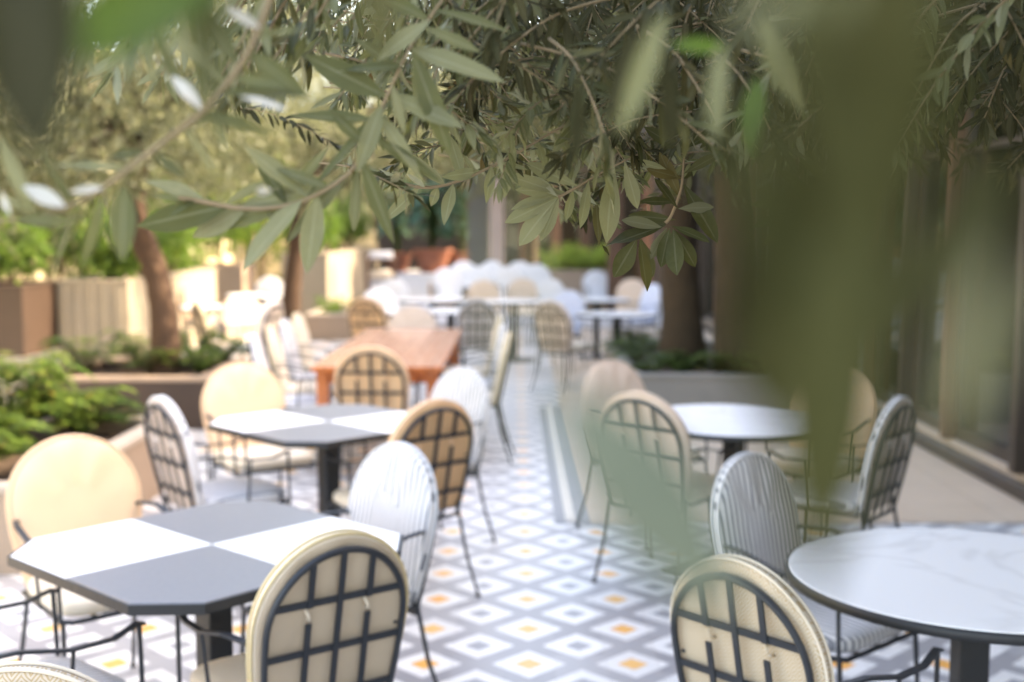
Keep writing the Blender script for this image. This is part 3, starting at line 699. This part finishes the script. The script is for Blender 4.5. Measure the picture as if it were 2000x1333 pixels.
for a, b in zip(ys, ys[1:]):
    f = MB(); A, Bq = a-14, b-14
    f.box(.06, .14, A+.045, A+.11, .16, 2.95); f.box(.06, .14, Bq-.11, Bq-.045, .16, 2.95); f.box(.062, .138, A+.11, Bq-.11, .16, .25); f.box(.062, .138, A+.11, Bq-.11, 2.86, 2.95); f.box(.062, .138, A+.11, Bq-.11, 2.2, 2.25)
    fr_ = f.build('window_frame', 'frame_brown', fb)
    MB().box(.096, .104, A+.112, Bq-.112, .25, 2.86).build('pane', 'glass', fr_)
for i, y in enumerate(ys): MB().box(-.02 if i % 2 else -.04, .2, y-14-.045, y-14+.045, .16, 2.95, bev=.004).build('post', 'wood_brown' if i % 2 else 'frame_brown', fb)
# indoor furniture glimpsed through the glass
for (x, y, lb) in ((4.6, 8.0, 'round table indoors behind the glass doors'), (4.8, 10.6, 'second round table indoors behind the glass doors')):
    q = round_table(x, y, lb, 'tables indoors', .4); q.location.z = .14
for (k, x, y, a, lb) in (('tan', 5.3, 8.7, 200, 'tan chair indoors behind the glass doors'), ('white', 4.9, 9.9, 20, 'white chair indoors behind the glass doors')):
    chair(k, 0, 0, a, lb, 'chairs indoors', z=.14, xy=(x, y))

eb = empty('end_building', (1, 27.2, 0), 0, 'dark building closing the terrace with brown posts and unlit windows', 'building')
w = MB(); w.box(2.1, 8, .2, .5, 0, 5.2); w.box(-4.2, 2.1, .2, .5, 3.0, 5.2); w.box(-4.2, -2.2, .2, .5, 0, 3.0); w.box(-4.2, 2.1, 2.4, 2.6, 0, 5.2); w.box(-4.2, 2.1, .5, 2.4, 5.0, 5.2)
w.build('wall', 'dark_wall', eb)
for i, x in enumerate((-2.2, -1.5, -.8, -.1, .6, 1.3, 2.0)): MB().box(x-.09, x+.09, .08, .38, 0, 3.0, bev=.01).build('post', 'wood_brown', eb)
for i, x in enumerate((-2.2, -1.5, -.8, -.1, .6, 1.3)):
    f = MB(); f.box(x+.09, x+.61, .2, .27, 0, .3); f.box(x+.09, x+.15, .2, .27, .3, 2.9); f.box(x+.55, x+.61, .2, .27, .3, 2.9); f.box(x+.15, x+.55, .2, .27, 2.82, 2.9)
    fo = f.build('window_frame', 'frame_brown', eb); MB().box(x+.15, x+.55, .23, .24, .3, 2.82).build('pane', 'glass', fo)
def column(name, u, Y, w, m, label, h=4.5, z=0):
    x = PD(u, 444, Y).x
    o = MB().box(-w/2, w/2, -w/2, w/2, z, h, bev=.015); o.box(-w/2-.02, w/2+.02, -w/2-.02, w/2+.02, z, z+.1, bev=.01)
    return tag(o.build(name, m, None, False, (x, Y, 0)), label, 'column')
column('square_column', 936, 23.8, .42, 'grey_column', 'grey square column beside the big leaved potted plants', 2.9, z=.14)
column('square_column', 971, 23.2, .26, 'pink_column', 'slim pinkish column beyond the head of the aisle', 2.6, z=.14)
column('wooden_post', 1201, 20.2, .24, 'wood_brown', 'reddish brown wooden post behind the pale pink chair', z=.14)
column('wooden_post', 1142, 23.3, .2, 'wood_brown', 'darker brown wooden post behind the lime hedge', z=.14)
gw = empty('backdrop_wall', (-8.6, 16, 0), 0, 'tall cream stucco backdrop wall added to brighten the gaps behind the olive crowns', 'wall')  # wall added as a bright cream backdrop for gaps between the crowns
MB().box(-.15, .15, -14, 20, 0, 5.2).build('wall', 'stucco', gw); MB().box(-.2, .2, -14, 20, 5.2, 5.3, bev=.02).build('coping', 'coping', gw)
gw = empty('backdrop_wall', (-6, 36, 0), 0, 'cream stucco backdrop wall added at the far end of the garden', 'wall')
MB().box(-2.75, 2.6, -.15, .15, 0, 5.2).build('wall', 'stucco', gw); MB().box(-2.75, 2.6, -.2, .2, 5.2, 5.3, bev=.02).build('coping', 'coping', gw)

# ------------------------------------------------------------------ trees
def tree(name, pts, rad, blobs, n, mat, bark, label, group='olive trees standing in the planters', L=(.05, .085), limbs=7, per=14):
    base = Vector(pts[0]); e = empty(name, base, 0, label, 'tree', group)
    pts = [Vector(p)-base for p in pts]
    fine = []; fr_ = []
    for i in range(len(pts)-1):
        for k in range(5):
            tt = k/5; fine.append(pts[i].lerp(pts[i+1], tt)); fr_.append(rad[i]+(rad[i+1]-rad[i])*tt)
    fine.append(pts[-1]); fr_.append(rad[-1])
    for _ in range(2): fine = [fine[0]]+[(fine[i-1]+fine[i]*2+fine[i+1])/4 for i in range(1, len(fine)-1)]+[fine[-1]]
    MB().tube(fine, fr_, 14, noise=.07).build('trunk', bark, e, True)
    bl = [(b[0]-base.x, b[1]-base.y, b[2]-base.z, *b[3:]) for b in blobs]
    top = fine[-1]
    for k in range(limbs):
        b = bl[k % len(bl)]; tgt = Vector((b[0]+random.uniform(-.5, .5)*b[3], b[1]+random.uniform(-.5, .5)*b[4], b[2]+random.uniform(-.2, .5)*b[5])); mid = top.lerp(tgt, .5)+Vector((random.uniform(-.15, .15), random.uniform(-.15, .15), .1))
        m = MB(); m.tube([top-Vector((0, 0, .05)), top.lerp(mid, .5)+Vector((0, 0, .08)), mid, tgt], [rad[-1]*.6, rad[-1]*.45, rad[-1]*.3, .012], 7, noise=.05)
        for q in range(4):
            s0 = mid.lerp(tgt, random.random()); m.tube([s0, s0+Vector((random.uniform(-.5, .5), random.uniform(-.5, .5), random.uniform(-.2, .5)))], [.012, .004], 4)
        m.build('limb', bark, e, True)
    b, d, nn = crown_pts(bl, n//per, per, .6, .26)
    ll = RN.uniform(*L, len(b)); leaves('crown', b, d, nn, ll, ll*.28, mat, e); return e
tree('olive_tree', [(-3.05, 10.2, .35), (-3.02, 10.2, .8), (-3.1, 10.25, 1.3), (-3.32, 10.3, 1.75), (-3.25, 10.4, 2.4)], [.15, .12, .11, .11, .08],
     [(-4.6, 9.8, 2.9, 1.1, 1.0, .95), (-3.4, 9.9, 2.9, 1.0, 1.0, .85), (-2.4, 10.2, 3.1, .9, .9, .85), (-3.3, 10.8, 3.9, 1.5, 1.2, .9), (-4.3, 10.9, 2.4, .7, .6, .5), (-5.4, 10.4, 3.4, .9, .9, .9), (-3.5, 9.6, 2.15, .8, .5, .36), (-4.4, 9.8, 2.05, .7, .6, .38), (-2.6, 9.7, 2.3, .6, .5, .34), (-5.3, 10.2, 2.3, .7, .7, .45)],
     62000, 'crown_leaf', 'bark', 'olive tree with curved reddish brown trunk in the low brown planter')
tree('olive_tree', [(-2.98, 15.6, 0), (-2.95, 15.6, .9), (-2.85, 15.6, 1.6), (-2.8, 15.7, 2.3)], [.15, .12, .11, .08],
     [(-3.5, 15.3, 2.9, 1.0, 1.0, .8), (-2.5, 15.2, 3.1, 1.0, .9, .8), (-1.6, 15.6, 3.4, .9, .9, .8), (-2.7, 16, 4.1, 1.6, 1.2, .9), (-3.4, 14.9, 2.15, .9, .6, .42), (-2.2, 14.9, 2.25, .8, .6, .42), (-1.6, 15.0, 2.7, .7, .6, .5), (-4.4, 15.3, 2.9, .8, .8, .7)],
     34000, 'crown_leaf', 'bark', 'olive tree with slim straight trunk beside the round backed far chair')
tree('olive_tree', [(1.62, 11.5, .35), (1.6, 11.5, 1.0), (1.55, 11.45, 1.8), (1.6, 11.5, 2.5)], [.24, .19, .17, .11],
     [(1.0, 11.3, 3.0, 1.0, 1.0, .9), (1.9, 11.2, 3.1, 1.1, 1.0, 1.0), (1.4, 11.8, 3.9, 1.5, 1.3, .9)],
     15000, 'olive_leaf', 'bark_dark', 'olive tree with dark trunk just behind the small round far table')
tree('olive_tree', [(2.05, 10.8, .35), (2.02, 10.8, 1.0), (1.98, 10.8, 1.8), (1.95, 10.9, 2.6)], [.25, .2, .18, .13],
     [(1.7, 10.2, 2.9, 1.0, 1.0, .8), (2.4, 9.8, 3.0, .9, 1.3, .8), (2.2, 10.6, 3.9, 1.3, 1.4, .9)],
     15000, 'olive_leaf', 'bark_dark', 'olive tree with the thickest dark trunk, partly behind blurred leaves')
tree('garden_tree', [(-6.8, 21, 0), (-6.7, 21, 1.2), (-6.7, 21, 2.3)], [.2, .16, .12],
     [(-7.0, 20, 3.4, 1.3, 1.8, 1.2), (-6.2, 21.5, 3.8, 1.3, 1.6, 1.2), (-5.6, 23, 3.2, 1.2, 1.5, 1.1)],
     15000, 'crown_leaf', 'bark', 'pale leaved garden tree against the cream backdrop wall', 'garden trees behind the terrace', L=(.09, .14))
tree('garden_tree', [(-4.6, 30, 0), (-4.5, 30, 1.4), (-4.4, 30, 2.6)], [.2, .16, .12],
     [(-5.2, 29.5, 4.2, 1.6, 1.5, 1.3), (-3.2, 29.7, 4.6, 1.6, 1.5, 1.4), (-6.6, 30, 4.6, 1.5, 1.5, 1.4), (-4.5, 30, 6, 2.2, 1.8, 1.4), (-1.6, 30.2, 5.6, 1.6, 1.5, 1.6)],
     20000, 'crown_leaf', 'bark', 'tall garden tree rising over the far end of the terrace', 'garden trees behind the terrace', L=(.10, .17))
tree('garden_tree', [(.3, 24.6, .14), (.3, 24.6, 1.5), (.35, 24.6, 2.4)], [.16, .13, .1],
     [(-.3, 24.2, 3.4, 1.2, 1.2, 1.0), (1.0, 24, 3.3, 1.1, 1.2, .9), (.3, 24.6, 4.4, 1.8, 1.4, 1.1), (-1.6, 24.8, 4.0, 1.2, 1.2, 1.1), (-.3, 22.6, 2.75, 1.0, .6, .45), (-1.5, 23, 3.0, 1.0, .7, .5), (.9, 22.8, 2.85, .8, .6, .4)],
     26000, 'olive_leaf', 'bark_dark', 'dark garden tree over the head of the aisle', 'garden trees behind the terrace', L=(.08, .13))

# ------------------------------------------------------------------ the overhanging olive tree close to the lens
OT = empty('overhanging_olive_tree', (1.9, .55, 0), 0, 'olive tree reaching in overhead, its grey green sprays hanging sharp and blurred before the terrace', 'tree')
O0 = Vector((1.9, .55, 0))
MB().tube([Vector(p)-O0 for p in [(1.9, .55, 0), (1.93, .6, .6), (1.86, .6, 1.2), (1.75, .7, 1.9), (1.6, .9, 2.5), (1.4, 1.2, 2.9)]], [.2, .16, .14, .12, .10, .07], 14, noise=.06).build('trunk', 'bark', OT, True)
LIMBS = [[(1.55, .95, 2.55), (.9, 1.3, 2.62), (.3, 1.6, 2.55), (-.4, 1.6, 2.45), (-.9, 1.2, 2.35)], [(1.6, .9, 2.5), (1.5, 1.6, 2.75), (1.2, 2.4, 2.8), (.7, 3.1, 2.75), (.1, 3.3, 2.6)],
         [(1.7, .8, 2.2), (1.3, .6, 2.35), (.6, .5, 2.4), (0, .5, 2.3), (-.5, .6, 2.2)], [(1.6, .9, 2.5), (1.9, 1.7, 2.7), (1.8, 2.6, 2.85), (1.5, 3.4, 2.9)]]
for lp in LIMBS:
    MB().tube([Vector(p)-O0 for p in lp], [.06-.045*i/(len(lp)-1) for i in range(len(lp))], 8, noise=.05).build('limb', 'bark', OT, True)
bl = [(x-O0.x, y-O0.y, z, a, b, c) for x, y, z, a, b, c in [(1.2, 1.6, 3.05, 1.1, 1.1, .45), (.5, 2.3, 3.1, .9, 1.0, .45), (1.9, 2.6, 3.0, .9, 1.2, .5), (1.6, .8, 2.9, .8, .7, .5), (.9, 3.4, 3.25, 1.1, 1.0, .45), (2.0, 3.9, 3.2, .8, 1.0, .5), (.9, 3.6, 2.42, .65, .5, .26), (1.7, 3.8, 2.38, .8, .6, .34), (1.2, 4.4, 2.5, 1.1, .5, .3), (.45, 4.0, 2.62, .5, .5, .2)]]
b, d, nn = crown_pts(bl, 3600, 14, .5, .25); ll = RN.uniform(.045, .075, len(b)); leaves('crown', b, d, nn, ll, ll*.27, 'olive_leaf_dark', OT)  # overhead mass beyond the frame, added to shade the hanging leaves

def polyline(pts, n):
    pts = [Vector(p) for p in pts]; out = []; m = len(pts)-1
    for k in range(n):
        s = k/(n-1)*m; i = min(int(s), m-1); f = s-i
        p0, p1, p2, p3 = pts[max(i-1, 0)], pts[i], pts[i+1], pts[min(i+2, m)]
        out.append(.5*((2*p1)+(p2-p0)*f+(2*p0-5*p1+4*p2-p3)*f*f+(3*p1-p0-3*p2+p3)*f**3))
    return out
def spray(pts, mat, L=(.045, .07), step=.018, r=.0022, start=.15, hang=.45, wr=(.2, .27), sub=0, extra=None, tint=None, pale=0):
    """one twig along pts with opposite pairs of olive leaves"""
    ln = sum((Vector(b_)-Vector(a_)).length for a_, b_ in zip(pts, pts[1:])); n = max(6, int(ln/step))
    q = polyline(pts, n); B = []; D = []; N = []; LL = []
    m = MB(); m.tube([p-O0 for p in q], [r*(1.1-.75*i/(n-1)) for i in range(n)], 6)
    for i in range(1, n):
        if i/n < start: continue
        dr = (q[i]-q[i-1]).normalized(); a = random.uniform(0, 6.28); ref = dr.orthogonal().normalized(); sd = ref*math.cos(a)+dr.cross(ref)*math.sin(a)
        for s in (-1, 1):
            if random.random() < .12: continue
            w = random.uniform(.45, .95)
            dd = dr*random.uniform(.5, .95)+sd*s*w+Vector((0, 0, -hang*random.uniform(.4, 1.4)))
            B.append(tuple(q[i]-O0)); D.append(tuple(dd)); N.append(tuple(Vector((random.gauss(0, .6), random.gauss(0, .6)-.2, 1))+dr*.2)); LL.append(random.uniform(*L)*(1-.3*(i/n)**3))
    dr = (q[-1]-q[-2]).normalized()
    for k in range(3):
        B.append(tuple(q[-1]-O0)); D.append(tuple(dr+Vector([random.gauss(0, .3) for _ in range(3)]))); N.append((random.gauss(0, .5), -.3, 1)); LL.append(random.uniform(*L)*.75)
    br = m.build('branch', 'twig', OT, True)
    LL = np.array(LL); tn = None if tint is None else np.clip(RN.normal(tint, .2, len(LL)), 0, 1)
    leaves('leaves', B, D, N, LL, LL*RN.uniform(*wr, len(LL)), mat, br, st=9, curl=RN.uniform(-.05, .28, len(LL)), fold=.3, shape=.9, tint=tn)
    return br
def PR(u, v, z): # pixel + distance from the lens plane
    r = ray(u, v); return Vector((0, 0, H))+r*z
NEARB = None
def hero(twig, lv, Z, mat, r=.0028, W=.24, tint=None, dz=.0, shape=.98):
    """a twig and its leaves laid out one by one: twig [(u,v)], leaves [(u0,v0,u1,v1[,w])]"""
    pts = [PR(u, v, Z+dz*i) for i, (u, v) in enumerate(twig)] if twig else None
    if twig:
        q = polyline(pts, 26); m = MB(); m.tube([p-O0 for p in q], [r*(.55+.6*i/25) for i in range(26)], 7, noise=.06); br = m.build('branch', 'twig', OT, True)
    B = []; D = []; N = []; LL = []; WW = []; C = []
    for a in lv:
        z0 = Z+random.uniform(-.01, .01); p0 = PR(a[0], a[1], z0); p1 = PR(a[2], a[3], z0+random.uniform(-.02, .02))
        l = (p1-p0).length; w = a[4] if len(a) > 4 else W
        B.append(tuple(p0-O0)); D.append(tuple(p1-p0)); LL.append(l*1.03); WW.append(l*w*random.uniform(.9, 1.15)); C.append(random.uniform(-.04, .13))
        fl = -1 if (len(a) > 5 and a[5]) else 1
        N.append((random.gauss(0, .45), -1*fl, random.gauss(.45, .3)) if twig or Z > .35 else (random.gauss(0, .15), -1, .15))
    o = br if twig else (NEARB or OT)
    leaves('leaves', B, D, N, LL, WW, mat, o, st=11, curl=C, fold=.28, shape=shape, tint=tint)
# the long pale branch sweeping in at the side (1 m from the lens)
hero([(-60, 438), (60, 425), (130, 405), (200, 368), (270, 315), (340, 262), (400, 215), (455, 150), (500, 70), (540, -40)],
     [(65, 418, 0, 270, .2), (70, 416, -10, 380), (125, 402, 50, 368, .34, 1), (145, 400, 55, 255, .17), (205, 365, 140, 372, .26, 1), (150, 410, 100, 540, .17), (200, 385, 160, 520, .17), (243, 362, 238, 505, .3),
      (30, 428, 150, 432, .18), (250, 328, 100, 322, .14), (285, 300, 210, 303, .25), (300, 300, 370, 345, .24), (360, 250, 425, 342, .17), (370, 240, 480, 225, .2), (385, 222, 520, 255, .2), (390, 222, 300, 80, .2),
      (392, 215, 345, 148, .3, 1), (400, 210, 375, -10, .12), (430, 180, 610, 190, .2), (445, 165, 330, 60, .2), (455, 150, 560, 170, .22), (480, 100, 600, 185, .28), (465, 130, 400, 20, .2), (505, 50, 440, 20, .3, 1), (500, 70, 590, 60, .22), (410, 205, 445, 300, .18)],
     .98, 'olive_leaf_pale', .0026, .21)
hero(None, [(128, 405, 48, 366, .34), (202, 368, 138, 372, .24), (392, 215, 340, 145, .3), (508, 55, 445, 15, .3), (500, 375, 530, 372, .3), (560, 215, 470, 190, .26), (20, 420, 2, 372, .3)], .97, 'leaf_silver_glint', W=.3, tint=1.)
# second branch, from the top middle down to the side (1.25 m)
hero([(905, -60), (850, 20), (800, 95), (755, 190), (720, 270), (690, 330), (630, 375), (560, 402), (480, 408), (400, 395), (350, 385)],
     [(480, 408, 375, 462, .3), (560, 402, 380, 440, .22), (450, 402, 270, 440, .3), (400, 392, 290, 350, .3, 1), (420, 395, 300, 380, .2), (590, 392, 468, 520, .28), (640, 368, 470, 400, .24), (620, 380, 600, 530, .3), (600, 385, 480, 290, .22),
      (690, 330, 560, 470, .2), (705, 310, 770, 470, .2), (700, 320, 690, 450, .2), (640, 365, 540, 330, .25), (560, 400, 500, 300, .2), (540, 402, 640, 290, .14), (600, 385, 780, 160, .1), (715, 285, 645, 215, .28), (735, 235, 570, 225, .2),
      (740, 220, 820, 350, .2), (725, 265, 860, 350, .17), (755, 190, 600, 110, .26), (760, 185, 900, 250, .24), (780, 140, 690, 70, .22), (785, 130, 660, 140, .25), (800, 95, 980, 160, .26), (805, 100, 880, 300, .2), (830, 55, 935, 100, .25), (840, 40, 745, -10, .3),
      (840, 40, 740, 110, .3), (850, 20, 1000, 60, .2), (820, 70, 815, 200, .26), (765, 165, 790, 260, .22), (745, 205, 700, 330, .26), (440, 400, 520, 350, .2, 1), (385, 392, 330, 420, .26), (520, 406, 540, 440, .3)],
     1.3, 'olive_leaf_pale', .0026, .175)
# sharp pale branch in the middle (1.75 m)
hero([(1230, 180), (1160, 215), (1080, 258), (1000, 305), (930, 340), (870, 362), (820, 366), (770, 355)],
     [(820, 366, 750, 432, .26), (855, 366, 842, 402, .5), (885, 360, 868, 438, .3), (830, 366, 795, 342, .3, 1), (930, 340, 905, 300, .2), (940, 335, 865, 345, .3), (960, 325, 950, 395, .3), (1000, 305, 985, 385, .28), (1010, 300, 960, 235, .25),
      (1040, 280, 1000, 210, .28), (1050, 275, 1070, 345, .28), (1080, 258, 1130, 320, .25), (1090, 250, 1030, 180, .25), (1120, 238, 1080, 300, .3), (905, 352, 880, 268, .28), (870, 362, 800, 300, .25), (780, 357, 740, 330, .3, 1), (1150, 220, 1160, 310, .28), (1170, 210, 1110, 140, .26), (1000, 300, 920, 260, .25), (975, 318, 1030, 330, .25)],
     1.75, 'olive_leaf_pale', .0024, .26, tint=.85)
hero([(1250, 300), (1180, 335), (1120, 370), (1090, 385)],
     [(1095, 378, 1000, 405, .25), (1100, 380, 985, 340, .22), (1098, 382, 990, 435, .3), (1088, 388, 1012, 475, .36), (1092, 388, 1058, 470, .3), (1120, 370, 1105, 430, .25), (1130, 365, 1030, 320, .26), (1150, 352, 1135, 440, .25), (1170, 345, 1120, 270, .26), (1180, 335, 1200, 420, .3), (1200, 325, 1180, 470, .27), (1120, 372, 1165, 400, .3, 1), (1090, 385, 1040, 345, .3, 1), (1220, 315, 1245, 405, .3), (1225, 312, 1300, 330, .26), (1105, 376, 1010, 370, .25)],
     1.8, 'olive_leaf_pale', .0022, .27, tint=.9, shape=1.3)
# the sharp dark green fan that hangs lowest (1.85 m)
hero([(1345, 180), (1340, 250), (1335, 320), (1330, 370), (1312, 420), (1300, 436)],
     [(1305, 434, 1236, 462, .28), (1312, 442, 1385, 470, .3), (1318, 450, 1357, 520, .36), (1315, 448, 1322, 536, .38), (1308, 446, 1290, 520, .4), (1303, 445, 1272, 505, .3, 1), (1245, 465, 1200, 540, .4), (1250, 466, 1262, 568, .3), (1252, 466, 1278, 540, .3), (1320, 430, 1230, 420, .26), (1325, 410, 1280, 350, .28),
      (1325, 408, 1392, 405, .34, 1), (1330, 395, 1250, 395, .25), (1330, 390, 1290, 300, .28), (1335, 360, 1400, 470, .27), (1335, 350, 1265, 330, .28), (1335, 340, 1405, 300, .28), (1300, 440, 1180, 482, .28), (1295, 445, 1215, 430, .3, 1), (1340, 300, 1260, 250, .27), (1340, 290, 1420, 240, .27), (1170, 480, 1166, 400, .27), (1175, 478, 1190, 500, .4)],
     1.85, 'olive_leaf', .0024, .3, shape=1.3)
hero([(1680, 250), (1650, 320), (1610, 380), (1585, 410)],
     [(1595, 405, 1470, 400, .26), (1590, 410, 1472, 445, .25), (1585, 412, 1496, 478, .28), (1590, 415, 1545, 505, .33), (1600, 395, 1520, 330, .26), (1610, 380, 1500, 390, .22), (1620, 360, 1560, 300, .26), (1640, 335, 1560, 470, .24), (1580, 412, 1530, 420, .3, 1), (1650, 320, 1600, 230, .27), (1610, 385, 1600, 480, .27)],
     1.75, 'olive_leaf', .0024, .27, shape=1.15)
# filler sprays: dense in the upper right half, thinner to the left
def edge(u):
    xs = [0, 300, 600, 760, 900, 1000, 1150, 1250, 1400, 1500, 1650, 1800, 2000, 2100]; ys = [250, 230, 250, 260, 280, 300, 360, 420, 330, 330, 380, 330, 420, 420]
    return float(np.interp(u, xs, ys))
random.seed(21)
for k in range(250):
    u = random.uniform(880, 2150); v1 = edge(u)*random.uniform(.12, 1.0)-20; Z = random.uniform(1.35, 3.1)
    du = random.choice((-1, -1, 1))*random.uniform(40, 260); h = random.uniform(120, 300)*1.8/Z
    pts = [PR(u-du*1.5, v1-h, Z+.12), PR(u-du*.9, v1-h*.8, Z+.06), PR(u-du*.4, v1-h*.42, Z), PR(u, v1, Z-.02)]
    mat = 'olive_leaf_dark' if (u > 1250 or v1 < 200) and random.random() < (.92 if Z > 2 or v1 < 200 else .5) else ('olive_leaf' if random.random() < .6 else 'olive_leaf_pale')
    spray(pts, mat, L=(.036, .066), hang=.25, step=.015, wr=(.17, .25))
for k in range(80):
    u = random.uniform(640, 1330); v1 = random.uniform(60, min(430, edge(u)+120)); Z = random.uniform(1.55, 2.5)
    du = random.choice((-1, 1))*random.uniform(60, 200); h = random.uniform(40, 200)*1.8/Z
    pts = [PR(u-du*1.5, v1-h, Z+.1), PR(u-du*.9, v1-h*.85, Z+.05), PR(u-du*.4, v1-h*.45, Z), PR(u, v1, Z-.02)]
    spray(pts, random.choice(['olive_leaf', 'olive_leaf_pale', 'olive_leaf_dark']), L=(.028, .05), hang=.2, step=.013, wr=(.2, .29), r=.0014)
for k in range(52):
    u = random.uniform(430, 900); v1 = edge(u)*random.uniform(.1, .95)-30; Z = random.uniform(1.2, 2.6)
    du = random.uniform(-160, -30); h = random.uniform(150, 300)*1.8/Z
    pts = [PR(u-du*1.5, v1-h, Z+.1), PR(u-du*.8, v1-h*.5, Z+.05), PR(u, v1, Z)]
    spray(pts, random.choice(['olive_leaf', 'olive_leaf_pale', 'olive_leaf_pale']), L=(.035, .06), wr=(.17, .25))
for k in range(16):
    u = random.uniform(-60, 620); v1 = random.uniform(20, 160); Z = random.uniform(1.0, 1.6)
    pts = [PR(u+150, v1-260, Z+.05), PR(u+60, v1-110, Z), PR(u, v1, Z)]
    spray(pts, 'olive_leaf_pale', L=(.045, .065))
# leaves so close that they dissolve into blur (0.2 - 0.5 m from the lens)
def near(lv, Z, mat, W, tint=.5):
    global NEARB
    m = MB()
    for a in lv:                       # thin stalks that carry these leaves down from the branches overhead
        p0 = PR(a[0], a[1], Z); p3 = PR(a[0]+random.uniform(-60, 120), -620, Z+.08)
        m.tube([p-O0 for p in polyline([p0, p0.lerp(p3, .4)+Vector((.004, .006, 0)), p3], 8)], .00035, 5)
    NEARB = m.build('branch', 'near_leaf', OT, True)
    hero(None, lv, Z, mat, W=W, tint=tint); NEARB = None
near([(45, -220, 50, 290, .38)], .33, 'olive_leaf_dark', .38, .1)
near([(470, -70, 100, 100, .34)], .40, 'green_leaf', .34, .0)
near([(400, -180, 405, 210, .15)], .42, 'olive_leaf', .15)
near([(740, -160, 738, 120, .28)], .42, 'olive_leaf', .28, .7)
near([(1450, 180, 1520, 640, .30), (1790, -200, 1600, 560, .34), (1560, 300, 1680, 800, .36), (1850, 60, 1560, 620, .30), (1560, -80, 1640, 420, .28)], .21, 'near_leaf', .22, .4)
near([(1460, 480, 1500, 800, .36), (2010, 320, 1600, 740, .24), (1740, 160, 1680, 600, .30), (1900, 250, 1850, 560, .30), (1600, 420, 1610, 860, .36)], .25, 'near_leaf', .2, .1)
near([(1680, 150, 1590, 1190, .22), (1640, 420, 1585, 1120, .26), (1660, 330, 1560, 1020, .24)], .20, 'near_leaf', .2, .5)
near([(1090, 760, 1430, 1180, .34), (1130, 820, 1390, 1120, .40)], .25, 'near_leaf', .3, 1.)
near([(1950, 480, 1850, 880, .22)], .2, 'olive_leaf_pale', .2, .9)
near([(1420, 40, 1760, -30, .30)], .25, 'olive_leaf_pale', .2, .9)
near([(1300, 20, 1210, 260, .2), (1480, 40, 1560, 220, .22), (1410, 80, 1395, 270, .2)], .62, 'olive_leaf_pale', .2, .7)
near([(1480, 150, 1460, 310, .3), (1310, 90, 1420, 85, .3)], .75, 'green_leaf', .25, .3)
near([(1300, 120, 1310, 300, .28), (1240, 60, 1190, 240, .25), (1130, 150, 1125, 330, .2)], .75, 'olive_leaf_dark', .25, .1)
near([(985, 330, 1010, 930, .05)], .16, 'olive_leaf_pale', .05, 1.)  # thin pale leaf added to imitate a whitish haze mid-frame

# ------------------------------------------------------------------ light
sd = Vector((.80, .10, .60)).normalized()
elev = math.asin(sd.z); azi = math.atan2(sd.x, sd.y)
sun = bpy.data.lights.new('sun', 'SUN'); sun.energy = 2.0; sun.angle = R(.5); sun.color = (1, .93, .80)
so = bpy.data.objects.new('sun', sun); COL.objects.link(so); so.rotation_euler = sd.to_track_quat('Z', 'Y').to_euler(); so.location = (10, 0, 12)
wd = bpy.data.worlds.new('World'); S.world = wd; wd.use_nodes = True; nt = wd.node_tree
sky = nt.nodes.new('ShaderNodeTexSky'); sky.sky_type = 'NISHITA'; sky.sun_disc = False; sky.sun_elevation = elev; sky.sun_rotation = azi; sky.air_density = 1.0; sky.dust_density = 2.5; sky.ozone_density = 1
bg = nt.nodes['Background']; nt.links.new(sky.outputs[0], bg.inputs[0]); bg.inputs[1].default_value = .15
S.view_settings.view_transform = 'Standard'; S.view_settings.look = 'None'; S.view_settings.exposure = 3.4; S.view_settings.gamma = 1
S.view_settings.use_white_balance = True; S.view_settings.white_balance_temperature = 8500; S.view_settings.white_balance_tint = 15
S.cycles.use_denoising = True; S.cycles.max_bounces = 8; S.cycles.transparent_max_bounces = 12; S.cycles.sample_clamp_indirect = 6
S.cycles.use_adaptive_sampling = False
